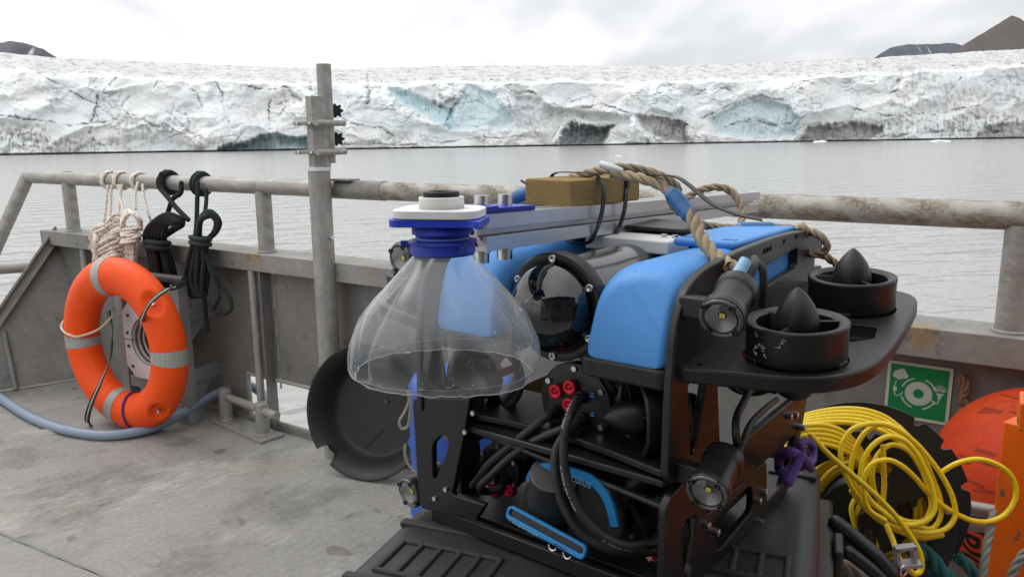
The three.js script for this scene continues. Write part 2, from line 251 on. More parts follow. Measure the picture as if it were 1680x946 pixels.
    const hgt = up * 18, set = -3.0 + hgt * 0.22 + 3.5 * up * up + Math.pow(top, 1.9) * 70 + 8 * top - d * (1 + 0.25 * top);
    const p = onPl(x, y, B0.clone().addScaledVector(nrm, -set), nrm);
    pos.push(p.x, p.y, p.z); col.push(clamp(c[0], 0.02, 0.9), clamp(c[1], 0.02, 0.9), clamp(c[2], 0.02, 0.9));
  }
  for (let j = 0; j < ny + back; j++) for (let i = 0; i < nx; i++) { const a = j * (nx + 1) + i, b = a + nx + 1; idx.push(a, a + 1, b, a + 1, b + 1, b); }
  const g = new THREE.BufferGeometry(); g.setAttribute('position', new THREE.Float32BufferAttribute(pos, 3)); g.setAttribute('color', new THREE.Float32BufferAttribute(col, 3)); g.setIndex(idx); g.computeVertexNormals();
  struct('glacier', g, mat([1, 1, 1], 0.75, 0, { vertexColors: true, side: THREE.DoubleSide }));

  // small floes drifting in front of the ice
  const ice = mat([0.78, 0.83, 0.85], 0.5);
  for (const [px, py, w, h, lab] of [[1346, 234, 3.6, 0.5, 'low white ice floe drifting below the dark dirty cave in the ice front'], [1544, 232.5, 5.4, 0.45, 'long flat white ice floe drifting below the muddy end of the ice front'], [1200, 234.6, 1.6, 0.4, 'small white ice floe lying close to the ice front below the arched scar'], [1015, 256, 0.8, 0.12, 'tiny pale ice floe alone on open water beyond the rope']]) {
    const c = atY(px, py, WATER_Y), q = new THREE.IcosahedronGeometry(0.5, 4), P = q.attributes.position;
    for (let i = 0; i < P.count; i++) { const v = V(P.getX(i), P.getY(i), P.getZ(i)); const n = 1 + 0.5 * fbm(v.x * 3 + px + v.y * 2, v.z * 3 + v.y * 2.4, 3, 3); P.setXYZ(i, v.x * w * n, v.y * h * 2 * n, v.z * w * 0.5 * n); }
    q.computeVertexNormals(); const m = obj('ice_floe', q, ice); m.position.copy(c); tag(m, lab, 'ice floe', 'ice floes drifting before the glacier');
  }
}
// mountains behind the ice
function mountain(profile, D, depth, rock, name, snow) {
  const nx = 160, nz = 40, pos = [], col = [], idx = []; const foot = 150;
  for (let j = 0; j <= nz; j++) for (let i = 0; i <= nx; i++) {
    const t = i / nx, s = j / nz, x = lerp(profile[0][0], profile[profile.length - 1][0], t);
    let y = 0; for (let k = 1; k < profile.length; k++) if (x <= profile[k][0] + 1e-6) { const q = (x - profile[k - 1][0]) / (profile[k][0] - profile[k - 1][0]); y = lerp(profile[k - 1][1], profile[k][1], q); break; }
    const ridge = atD(x, y + 1.5 * fbm(x / 12, 1, 2, 4), D), px = ridge.x, top = Math.max(ridge.y, 1);
    const e = Math.abs(s - 0.5) * 2, gul = fbm(px / 160, s * 3, 5, 4, 0.6);
    const hh = top * (1 - Math.pow(e, 1.15)) * (1 - 0.10 * (0.5 + gul) * (e > 0.02 ? 1 : 0)) + (e >= 0.99 ? -5 : 0);
    pos.push(px + gul * 25 * e, hh, ridge.z - (s - 0.5) * 2 * depth);
    const n = fbm(px / 60, hh / 60, 4, 4, 0.6), sn = snow && sstep(0.25, 0.35, fbm(px / 90, hh / 30, 9, 3) + (snow(x, s) ? 0.12 : -0.5)) || 0;
    col.push(...rock.map(v => lerp(v * (1 + 0.35 * n), 0.7, sn)));
  }
  for (let j = 0; j < nz; j++) for (let i = 0; i < nx; i++) { const a = j * (nx + 1) + i, b = a + nx + 1; idx.push(a, a + 1, b, a + 1, b + 1, b); }
  const g = new THREE.BufferGeometry(); g.setAttribute('position', new THREE.Float32BufferAttribute(pos, 3)); g.setAttribute('color', new THREE.Float32BufferAttribute(col, 3)); g.setIndex(idx); g.computeVertexNormals();
  struct(name, g, mat([1, 1, 1], 0.95, 0, { vertexColors: true, side: THREE.DoubleSide }));
}
mountain([[1535, 108], [1560, 86], [1590, 68], [1620, 50], [1640, 38], [1650, 31], [1662, 25], [1672, 29], [1684, 36], [1720, 52], [1790, 70], [1850, 100]], 2600, 700, [0.092, 0.081, 0.073], 'mountain');
mountain([[1405, 110], [1436, 94], [1450, 85], [1462, 78], [1485, 73], [1540, 72], [1556, 70], [1572, 72], [1600, 80], [1660, 110]], 4200, 900, [0.09, 0.094, 0.118], 'mountain', (x, s) => x > 1500 && x < 1526);
mountain([[-260, 90], [-160, 60], [-60, 66], [0, 70], [14, 67], [40, 70], [62, 78], [70, 80], [90, 93], [110, 104]], 4200, 900, [0.095, 0.095, 0.112], 'mountain', (x, s) => x > 56 && x < 72);
// ------------------------------------------------------------------ the boat: deck, bulwark, railing
const A0 = V(-2.56, 0, -4.234), U = V(0.83212, 0, 0.55459).normalize(), NB = V(-0.55459, 0, 0.83212).normalize(); // bulwark line, its direction, its inboard normal
const bw = (t, y, off = 0) => A0.clone().addScaledVector(U, t).addScaledVector(NB, off).setY(y);       // a point of the bulwark: along, height, inboard offset
const bwPx = (px, py, off = 0) => { const p = onPl(px, py, bw(0, 0, off), NB); return [p.clone().sub(A0).dot(U), p.y]; };
const RAIL_Y = 1.021, CAP_Y = 0.756;
const bwQ = new THREE.Quaternion().setFromRotationMatrix(new THREE.Matrix4().makeBasis(U, V(0, 1, 0), NB));
const inBw = g => g.applyQuaternion(bwQ).translate(A0.x, 0, A0.z);   // geometry in (along, up, inboard) axes -> world

// worn aluminium: dull grey with fine grain, blotches, scuffs, brown stains
const stain = (u, v, z) => sstep(0.18, 0.5, pfbm(u, v, 5, z, 5, 0.6));
const alTex = (S, base, z, rust = 0.2, amp = 0.10) => tex(S, S, (u, v) => {
  const n = pfbm(u, v, 4, z, 5, 0.6), f = pfbm(u, v, 48, z + 9, 2), st = pfbm(u, v * 0.999, 8, z + 30, 4), r = stain(u, v, z + 50) * rust, s2 = sstep(0.25, 0.5, pfbm(u, v, 14, z + 70, 4, 0.65)) * 0.25;
  const b = base + amp * n + 0.035 * f + 0.04 * st - s2 * base * 0.9;
  return [b * (1.005 + 0.05 * r) , b * (0.99 - 0.10 * r), b * (0.96 - 0.32 * r)]; });
const plateTex = alTex(640, 0.485, 1.5, 0.35), railTex = alTex(384, 0.60, 4.5, 0.7, 0.14);
const grainBump = tex(384, 384, (u, v) => { const h = 0.5 + 0.35 * pfbm(u, v, 60, 3, 3, 0.7) + 0.3 * pfbm(u, v, 6, 8, 3); return [h, h, h]; }, false);
const withRep = (t, a, b) => { const c = t.clone(); c.repeat.set(a, b); c.needsUpdate = true; return c; };
const plateMat = new THREE.MeshPhysicalMaterial({ map: plateTex, roughness: 0.55, metalness: 0.25, bumpMap: grainBump, bumpScale: 0.0006 });
const railMat = new THREE.MeshPhysicalMaterial({ map: withRep(railTex, 6, 1), roughness: 0.5, metalness: 0.25, bumpMap: withRep(grainBump, 6, 1), bumpScale: 0.0008 });
const rustyRailMat = new THREE.MeshPhysicalMaterial({ map: withRep(tex(768, 192, (u, v) => {
  const n = pfbm(u, v, 6, 2.2, 5, 0.62), vein = 1 - Math.abs(pfbm(u + 0.02 * n, v, 14, 12.2, 4, 0.6)) * 8, d = sstep(-0.28, 0.38, pfbm(u, v, 5, 22.2, 5, 0.62));
  const b = 0.66 + 0.10 * n - 0.20 * clamp(vein) * d - 0.12 * d; return [b, b * (0.985 - 0.045 * d - 0.04 * clamp(vein) * d), b * (0.95 - 0.12 * d - 0.08 * clamp(vein) * d)]; }), 17, 1), roughness: 0.6, metalness: 0.1, bumpMap: withRep(grainBump, 20, 1), bumpScale: 0.001 });
const postMat = new THREE.MeshPhysicalMaterial({ map: withRep(railTex, 1, 2), roughness: 0.5, metalness: 0.2, bumpMap: grainBump, bumpScale: 0.0006 });
const darkPlate = plateMat;
const capMat = new THREE.MeshPhysicalMaterial({ map: alTex(640, 0.55, 11.5, 0.9, 0.12), roughness: 0.55, metalness: 0.2, bumpMap: grainBump, bumpScale: 0.001 });
const boltMat = mat([0.62, 0.62, 0.62], 0.28, 1), blackMat = mat([0.012, 0.012, 0.013], 0.5);

{ // deck: two plates with a weld between them; wear printed in the metal
  const S = 1400, span = 5.0, r = rng(5), marks = [];
  const dk = tex(S, S, (u, v) => {
    const x = u * span, z = v * span;
    const a = (x * 0.72 + z * 0.69), b = (-x * 0.69 + z * 0.72); // wear runs slantwise across the plate
    const n = fbm(x * 1.3, z * 1.3, 2, 4, 0.58), m = fbm(a * 7, b * 4.6, 6, 3, 0.6), f = N3(x * 70, z * 70, 4), sc = fbm(a * 55, b * 16, 9, 2, 0.6);
    const dirt = sstep(0.0, 0.40, fbm(a * 2.8, b * 2.2, 12, 5, 0.66) + 0.3 * m), pale = sstep(0.10, 0.5, fbm(a * 2.0 + 5, b * 1.6, 17, 4, 0.62) + 0.35 * m + 0.2 * sc);
    const br = sstep(0.22, 0.5, fbm(x * 2.2, z * 2.2, 22, 4, 0.6)), blot = sstep(0.30, 0.60, fbm(a * 8, b * 4, 27, 4, 0.65)), spot = sstep(0.62, 0.7, N3(a * 6, b * 9, 31)), scr = sstep(0.03, 0.0, Math.abs(N3(a * 4 + 0.6 * b, b * 11, 35))) * sstep(0.1, 0.4, N3(x * 2, z * 2, 38));
    let c = 0.545 + 0.05 * n + 0.03 * m + 0.035 * f + 0.03 * sc - 0.085 * dirt + 0.06 * pale - 0.13 * blot - 0.10 * spot - 0.08 * scr;
    return [c * (1.005 + 0.03 * br), c * (0.99 - 0.025 * br), c * (0.965 - 0.10 * br - 0.02 * dirt - 0.06 * spot)];
  });
  const rough = tex(512, 512, (u, v) => { const h = 0.55 + 0.25 * pfbm(u, v, 8, 2, 4, 0.6); return [h, h, h]; }, false);
  const dm = new THREE.MeshPhysicalMaterial({ map: dk, roughness: 1.0, roughnessMap: withRep(rough, 3, 3), metalness: 0.0, specularIntensity: 0.6, bumpMap: withRep(grainBump, 6, 6), bumpScale: 0.0012 });
  const W0 = atY(0, 875, 0), W1 = atY(172, 946, 0), wd = W1.clone().sub(W0).setY(0).normalize(); // weld seam direction
  const far0 = W0.clone().addScaledVector(wd, -3), far1 = W0.clone().addScaledVector(wd, 6);
  const deck = new THREE.Group(); deck.name = 'deck'; deck.userData.kind = 'structure'; scene.add(deck);
  function plate(poly) { // polygon on the deck (x, z)
    const s = new THREE.Shape(poly.map(p => new THREE.Vector2(p[0], -p[1]))); const g = new THREE.ExtrudeGeometry(s, { depth: 0.03, bevelEnabled: false }).rotateX(-Math.PI / 2).translate(0, -0.03, 0);
    const P = g.attributes.position, uv = g.attributes.uv; for (let i = 0; i < P.count; i++) uv.setXY(i, (P.getX(i) + 3.6) / span, (P.getZ(i) + 4.9) / span);
    obj('deck_plate', g, dm, deck);
  }
  const e = bw(-2.5, 0, -0.05), f = bw(9, 0, -0.05), nn = V(-wd.z, 0, wd.x); const gap = 0.004;
  const L0 = far0.clone().addScaledVector(nn, -gap), L1 = far1.clone().addScaledVector(nn, -gap), M0 = far0.clone().addScaledVector(nn, gap), M1 = far1.clone().addScaledVector(nn, gap);
  plate([[L0.x, L0.z], [e.x, e.z], [f.x, f.z], [f.x - 1, f.z + 6], [L1.x, L1.z]]);
  plate([[M0.x, M0.z], [M1.x, M1.z], [-1, 6], [-8, 4], [-8, M0.z]]);
  { const pts = []; const rr = rng(3); for (let i = 0; i <= 240; i++) { const t = i / 240; pts.push(far0.clone().lerp(far1, t).add(V((rr() - 0.5) * 0.004, 0.0005 + rr() * 0.0015, (rr() - 0.5) * 0.004))); }
    obj('weld_seam', new THREE.TubeGeometry(new THREE.CatmullRomCurve3(pts), 480, 0.0042, 6), dm, deck); }
  const h = atY(84, 708, 0); obj('deck_fitting', [cyl(V(h.x, 0, h.z), V(h.x, 0.006, h.z), 0.05, 0.046, 28), cyl(V(h.x, 0.006, h.z), V(h.x, 0.011, h.z), 0.03, 0.027, 24)], postMat, deck);
}
{ // bulwark: plate with freeing port, cap, stiffeners, raked end wall
  const b = thing('bulwark', 'grey aluminium bulwark wall with flat cap and cut-out drain port below the rail', 'bulwark');
  const [t0] = bwPx(411, 640), [tb, yb] = bwPx(411, 668), [, ytop] = bwPx(425, 615); const tEnd = 8.5, tc = 0.46;
  const s = new THREE.Shape([[tc, 0.0], [tEnd, 0.0], [tEnd, CAP_Y - 0.02], [0.2, CAP_Y - 0.02], [0.2, 0.5], [tc, 0.0]].map(p => new THREE.Vector2(...p)));
  const hole = new THREE.Path(shapeOf([[t0, 0.03], [t0 + 0.95, 0.03], [t0 + 0.95, ytop], [t0, ytop]], 0.025).getPoints(6)); s.holes.push(hole);
  const pl = extr(s, 0.008); { const uv = pl.attributes.uv, P = pl.attributes.position; for (let i = 0; i < uv.count; i++) uv.setXY(i, P.getX(i) / 1.6, P.getY(i) / 1.6); }
  obj('side_plate', inBw(pl), plateMat, b);
  // rolled edge round the port
  const ring = [[t0, 0.03], [t0 + 0.95, 0.03], [t0 + 0.95, ytop], [t0, ytop]].map(([t, y]) => V(t, y, 0.006));
  obj('port_rim', [cyl(ring[1], ring[2], 0.009, 0.009, 8), cyl(ring[2], ring[3], 0.009, 0.009, 8), cyl(ring[3], ring[0], 0.009, 0.009, 8), cyl(ring[0], ring[1], 0.008, 0.008, 8)].map(inBw), postMat, b);
  const cap = (g, rep) => { const uv = g.attributes.uv, P = g.attributes.position; for (let i = 0; i < uv.count; i++) uv.setXY(i, P.getX(i) / 1.2, (P.getY(i) + P.getZ(i)) / 1.2); return g; };
  obj('cap', inBw(cap(extr(shapeOf([[-0.085, -0.03], [-0.085, 0], [0.062, 0], [0.062, -0.072], [0.054, -0.072], [0.054, -0.010], [-0.075, -0.010], [-0.075, -0.03]], 0.003), tEnd - 0.19, 0, 1).rotateY(-Math.PI / 2)).translate((tEnd + 0.19) / 2, CAP_Y, 0)), capMat, b);
  // stiffeners on the inside
  const stiff = (px, py, kind) => { const [t] = bwPx(px, py); const g = [];
    obj('stiffener_pipe', inBw(cyl(V(t, 0.0, 0.045), V(t, CAP_Y - 0.012, 0.045), 0.0165, 0.0165, 16)), postMat, b);
    obj('stiffener_flange', inBw(box(0.007, CAP_Y - 0.16, 0.05, t + 0.055, 0.14 + (CAP_Y - 0.16) / 2, 0.03)), plateMat, b);
    obj('knee_plate', inBw(extr(shapeOf([[0, 0], [0.03, 0], [0.07, 0.12], [0.0, 0.12]], 0.004), 0.007).rotateY(-Math.PI / 2).translate(t + 0.056, 0.02, 0.005)), plateMat, b); };
  stiff(433, 520); { const [t] = bwPx(143, 420); obj('stiffener_pipe', inBw(cyl(V(t + 0.02, 0.0, 0.03), V(t + 0.02, CAP_Y - 0.012, 0.03), 0.0165, 0.0165, 16)), postMat, b); }
  { const [t] = bwPx(1590, 640, 0.02); obj('stiffener_pipe', inBw(cyl(V(t + 0.5, 0, 0.03), V(t + 0.5, CAP_Y - 0.012, 0.03), 0.0165, 0.0165, 16)), postMat, b); }
  // weld stitches beside the flange
  { const [t] = bwPx(455, 520); const rr = rng(8); obj('weld_stitches', Array.from({ length: 5 }, (_, i) => inBw(box(0.008, 0.05 + 0.04 * rr(), 0.007, t, 0.2 + i * 0.12 + 0.02 * rr(), 0.006, 0.003))), postMat, b); }
  // plinth along the foot of the wall
  obj('foot_strip', inBw(box(tEnd - tc, 0.028, 0.012, (tEnd + tc) / 2, 0.014, 0.012, 0.002)), darkPlate, b);

  // raked end wall and its sloping cap
  const e = thing('end_bulwark', 'dark grey raked end wall of the bulwark with a sloping cap edge beside the lifebuoy', 'bulwark');
  const f0 = atY(60, 634, 0), f1 = atY(117, 625, 0), fd = f1.clone().sub(f0).normalize();
  const C1 = bw(0.2, CAP_Y - 0.02, 0.0), nrm = fd.clone().cross(C1.clone().sub(f0)).normalize(); if (nrm.dot(EYE.clone().sub(f0)) < 0) nrm.negate();
  const on = (px, py) => onPl(px, py, f0, nrm);
  const bot = k => f0.clone().addScaledVector(fd, k);
  const P0 = bot(0.34), P1 = bot(-1.1), Q1 = on(-14, 530), Q2 = on(-200, 600), top = C1;
  const X = fd.clone(), Yv = nrm.clone().cross(X).normalize(); if (Yv.y < 0) Yv.negate(); const M = new THREE.Matrix4().makeBasis(X, Yv, X.clone().cross(Yv)).setPosition(f0);
  const flat = p => { const q = p.clone().sub(f0); return [q.dot(X), q.dot(Yv)]; };
  const wallS = new THREE.Shape([P1, P0, top, Q1, Q2].map(p => new THREE.Vector2(...flat(p))));
  const wg = extr(wallS, 0.008); { const uv = wg.attributes.uv, P = wg.attributes.position; for (let i = 0; i < uv.count; i++) uv.setXY(i, P.getX(i) / 1.4, P.getY(i) / 1.4); }
  obj('end_plate', wg.applyMatrix4(M), darkPlate, e);
  const capBar = (a, c, w, h, m, nm) => { const d = c.clone().sub(a), L = d.length(); const y = nrm.clone(), z = d.clone().normalize().cross(y).normalize(); const mm = new THREE.Matrix4().makeBasis(d.clone().normalize(), y, z).setPosition(a.clone().add(c).multiplyScalar(0.5)); obj(nm, box(L, w, h, 0, 0.02, 0, 0.004).applyMatrix4(mm), m, e); };
  capBar(top.clone().add(V(0.01, 0.012, 0)), Q1.clone().add(V(0, 0.005, 0)), 0.12, 0.014, darkPlate, 'sloping_cap');
  capBar(top.clone().add(V(0.012, -0.02, 0)).addScaledVector(nrm, 0.036), Q1.clone().add(V(0, -0.034, 0)).addScaledVector(nrm, 0.036), 0.006, 0.05, capMat, 'cap_lip');
  const s0 = on(6, 545), s1 = bot(flat(atY(26, 640, 0))[0]); obj('corner_stiffener', [cyl(s0.clone().addScaledVector(nrm, 0.012), s1.clone().addScaledVector(nrm, 0.012), 0.012, 0.012, 10)], darkPlate, e);
  obj('foot_weld', cyl(bot(-1).setY(0.004), bot(0.3).setY(0.004), 0.008, 0.008, 8), postMat, e);
  { const a = on(46, 436).addScaledVector(nrm, -0.03), c = a.clone().addScaledVector(X, -1.2).add(V(0, 0.03, 0)); obj('outer_pipe', cyl(a, c, 0.026, 0.026, 20), postMat, e); }

  // railing
  const rl = thing('railing', 'round aluminium pipe railing on short posts above the bulwark', 'railing');
  const R = 0.0325, tm = 2.30;
  const railTube = (ta, tb2, m, r = R) => { const g = cyl(V(ta, RAIL_Y, 0), V(tb2, RAIL_Y, 0), r, r, 32); return inBw(g); };
  const swapUV = g => { const uv = g.attributes.uv; for (let i = 0; i < uv.count; i++) { const a = uv.getX(i); uv.setXY(i, uv.getY(i), a); } return g; };
  obj('top_rail', swapUV(railTube(0.0, tm)), railMat, rl);
  obj('top_rail', swapUV(railTube(tm + 0.0, 8.5)), rustyRailMat, rl).userData.label = 'rust-veined length of the top rail';
  obj('rail_sleeve', swapUV(railTube(tm - 0.02, tm + 0.24, 0, R + 0.0025)), capMat, rl);
  { const a = bw(0.0, RAIL_Y, 0), c = onPl(-20, 432, a, V(nrm.x, 0, nrm.z).normalize()); obj('sloping_rail', [swapUV(cyl(a, c, R * 1.02, R * 1.02, 28)), new THREE.SphereGeometry(R * 1.02, 24, 12).translate(a.x, a.y, a.z)], railMat, rl); }
  for (const [px, py] of [[116, 340], [434, 360], [1668, 450]]) { const [t] = bwPx(px, py); obj('rail_post', inBw(cyl(V(t, CAP_Y, 0), V(t, RAIL_Y - 0.02, 0), 0.032, 0.032, 24).applyMatrix4(new THREE.Matrix4())), postMat, rl);
    obj('weld_collar', inBw(new THREE.TorusGeometry(0.035, 0.0045, 8, 28).rotateX(Math.PI / 2).translate(t, CAP_Y + 0.003, 0)), postMat, rl); }
  { const [t] = bwPx(555, 297, 0.03); obj('stop_plate', inBw(box(0.10, 0.006, 0.06, t + 0.01, RAIL_Y + R + 0.004, 0.012)), capMat, rl); }
  { const [t] = bwPx(110, 281); obj('weld_scar', inBw(box(0.05, 0.006, 0.02, t, RAIL_Y + R, 0, 0.002)), capMat, rl); }
}
{ // mast: lower pipe, upper hexagonal tube, inner pole, clamps with star knobs
  const [t] = bwPx(526, 330, 0.08), base = bw(t, 0, 0.08);
  const m = thing('mounting_post', 'tall grey aluminium post with two clamp bars and black star knobs', 'post', base, Math.atan2(-U.z, U.x));
  const D = base.clone(); const yAt = py => { const r = onPl(525, py, D, V(0, 0, 1)); return r.y; };
  const yMid = yAt(277), yHex = yAt(161), yTop = yAt(104);
  const sp = pts => pts;
  obj('lower_tube', [cyl(V(0, 0, 0), V(0, yMid - 0.004, 0), 0.040, 0.040, 28)], postMat, m);
  obj('white_spacer', cyl(V(0, yMid - 0.006, 0), V(0, yMid + 0.008, 0), 0.044, 0.044, 28), mat([0.75, 0.75, 0.74], 0.5), m);
  obj('upper_tube', new THREE.CylinderGeometry(0.0385, 0.0385, yHex - yMid, 6).rotateY(0.3).toNonIndexed().translate(0.007, (yHex + yMid) / 2 + 0.006, 0), postMat, m).geometry.computeVertexNormals();
  obj('inner_pole', [cyl(V(0.014, yMid + 0.02, -0.035), V(0.0145, yTop, -0.035), 0.026, 0.026, 24)], postMat, m);
  for (const py of [202, 249]) { const y = yAt(py);
    obj('clamp_bar', [box(0.125, 0.014, 0.02, 0.004, y, 0.046, 0.003), box(0.125, 0.014, 0.02, 0.004, y, -0.066, 0.003), box(0.014, 0.014, 0.12, -0.05, y, -0.01, 0.003)], capMat, m);
    obj('clamp_pin', cyl(V(0.062, y, 0.060), V(0.062, y, -0.075), 0.011, 0.011, 18), postMat, m);
    const ks = new THREE.Shape(); for (let i = 0; i < 40; i++) { const a = i / 40 * 2 * Math.PI, r = 0.030 + 0.006 * Math.cos(a * 7); i ? ks.lineTo(Math.cos(a) * r, Math.sin(a) * r) : ks.moveTo(r, 0); }
    obj('star_knob', extr(ks, 0.022, 0.004).rotateY(0.9).scale(0.75, 0.75, 0.75).translate(0.014, y + 0.045, -0.085), blackMat, m);
    for (const x of [-0.036, 0.03]) obj('bolt_head', cyl(V(x, y, 0.056), V(x, y, 0.061), 0.005, 0.005, 6), boltMat, m); }
  const yb = yAt(388); for (const s of [-1, 1]) obj('side_bolt', cyl(V(s * 0.037, yb, 0), V(s * 0.052, yb, 0), 0.009, 0.009, 6), boltMat, m);
}
{ // mooring bitt
  const p1 = atY(372, 691, 0), p2 = atY(432, 716, 0);
  const b = thing('mooring_bitt', 'small double aluminium mooring bitt with a cross bar on a welded base plate', 'bitt', V((p1.x + p2.x) / 2, 0, (p1.z + p2.z) / 2));
  const o = b.position, q1 = p1.clone().sub(o), q2 = p2.clone().sub(o), d = q2.clone().sub(q1).normalize(), h = 0.135;
  const ang = Math.atan2(-d.z, d.x);
  obj('base_plate', box(0.40, 0.012, 0.11, 0.01, 0.006, 0, 0.003).rotateY(ang), capMat, b);
  for (const q of [q1, q2]) { obj('bitt_post', lathe([[0, 0], [0.0275, 0], [0.0275, h - 0.006], [0.023, h], [0, h]], 24).translate(q.x, 0.012, q.z), postMat, b); obj('weld_ring', new THREE.TorusGeometry(0.029, 0.005, 8, 24).rotateX(Math.PI / 2).translate(q.x, 0.014, q.z), postMat, b); }
  obj('cross_bar', cyl(q1.clone().setY(h - 0.02).addScaledVector(d, -0.005), q2.clone().setY(h - 0.02).addScaledVector(d, 0.11), 0.0165, 0.0165, 18), postMat, b);
}
// ------------------------------------------------------------------ lifebuoy and the frame behind it
const BN = V(-0.5, 0, 0.866), BT = V(0.866, 0, 0.5); // lifebuoy: facing direction, sideways direction
const buoyC = (() => { for (let D = 2.4; D < 4; D += 0.002) { const p = atD(203, 565, D); if (p.y < 0.372) return p; } })();
const bq = new THREE.Quaternion().setFromRotationMatrix(new THREE.Matrix4().makeBasis(BT, V(0, 1, 0), BN));
const orangeMat = mat([1, 1, 1], 0.48, 0, { map: withRep(tex(512, 256, (u, v) => { const n = pfbm(u, v, 6, 3, 5, 0.6), d = sstep(0.30, 0.52, pfbm(u, v, 14, 9, 4, 0.65)), s = sstep(0.025, 0, Math.abs(pfbm(u, v, 10, 19, 3))) * sstep(0.15, 0.4, pfbm(u, v, 5, 23, 3)); const k = 1 + 0.04 * n - 0.22 * d + 0.05 * s; return [0.945 * k, 0.315 * k + 0.10 * s, 0.03 + 0.09 * s]; }), 0.3, 0.3), bumpMap: withRep(grainBump, 4, 4), bumpScale: 0.0006, specularIntensity: 0.55 });
const BR = 0.288, Br = 0.079; // ring and tube radius
{
  const b = thing('lifebuoy', 'bright orange ring lifebuoy with four silver reflective bands on the deck', 'lifebuoy', V(buoyC.x, 0, buoyC.z));
  const h = new THREE.Group(); // local frame baked into geometry
  const place = g => g.applyQuaternion(bq).translate(0, buoyC.y, 0);
  const ringPt = (a, c, k = 1) => { // a: angle round the ring, c: angle round the tube; the tube is a little flattened front to back and ring slightly stretched tall
    const r = BR + Br * k * Math.cos(c); return V(Math.sin(a) * r, Math.cos(a) * r, Br * 0.82 * k * Math.sin(c)); };
  const ringSurf = (a0, a1, na, k, c0 = 0, c1 = 2 * Math.PI, nc = 40, fn) => { const pos = [], idx = [], uv = []; for (let i = 0; i <= na; i++) for (let j = 0; j <= nc; j++) { const a = lerp(a0, a1, i / na), c = lerp(c0, c1, j / nc); const kk = fn ? k + fn(a, c) : k; const p = ringPt(a, c, kk); pos.push(p.x, p.y, p.z); uv.push(a, c); if (i < na && j < nc) { const q = i * (nc + 1) + j, s = q + nc + 1; idx.push(q, s, q + 1, s, s + 1, q + 1); } } const g = new THREE.BufferGeometry(); g.setAttribute('position', new THREE.Float32BufferAttribute(pos, 3)); g.setAttribute('uv', new THREE.Float32BufferAttribute(uv, 2)); g.setIndex(idx); g.computeVertexNormals(); return g; };
  const pockets = [[0.92, 0.75], [2.36, 0.75]]; // moulded pockets for the grab line
  const pocket = (a, c) => { let d = 0; for (const [pa, pc] of pockets) { const q = Math.hypot((a - pa) * 3.4, (c - pc) * 0.95); d -= 0.30 * sstep(0.62, 0.30, q); } // seams moulded round the inside
    d += 0.03 * sstep(0.03, 0.0, Math.abs(c - 2.75)) ; return d; };
  obj('ring', place(ringSurf(0, 2 * Math.PI, 260, 1, 0, 2 * Math.PI, 120, pocket)), orangeMat, b);
  const silver = new THREE.MeshPhysicalMaterial({ map: tex(128, 128, (u, v) => { const n = pfbm(u, v, 10, 2, 3), m = (Math.floor(u * 24) + Math.floor(v * 24)) % 2 ? 0.02 : 0; const s = 0.62 + 0.10 * n + m; return [s, s * 0.99, s * 0.95]; }), roughness: 0.45, metalness: 0.2 });
  for (const a of [-0.18, Math.PI / 2 + 0.03, Math.PI + 0.24, Math.PI * 1.5 - 0.05]) obj('reflective_band', place(ringSurf(a - 0.09, a + 0.09, 8, 1.018)), silver, b);
  for (const [pa, pc] of pockets) { const p = ringPt(pa, pc, 0.78), q = ringPt(pa, pc, 0.98); obj('rope_bolt', place(cyl(p, q, 0.008, 0.006, 10)), boltMat, b); }
  // grab line showing on the left edge, purple line round the foot
  const around = (a, k, R, c0, c1, drift, n = 22) => Array.from({ length: n }, (_, i) => { const c = lerp(c0, c1, i / (n - 1)); return ringPt(a + drift * (i / (n - 1)), c, k); });
  obj('grab_line', place(rope([...around(4.95, 1.12, 0, -0.5, 2.2, -0.16), V(-0.17, 0.045, 0.0), V(-0.13, 0.10, -0.05)], 0.006)), mat([0.62, 0.55, 0.42], 0.85), b);
  obj('purple_line', place(tube(around(2.92, 1.06, 0, -1.0, 3.6, 0.10), 0.0055, { n: 60 })), mat([0.09, 0.03, 0.16], 0.8), b);
}
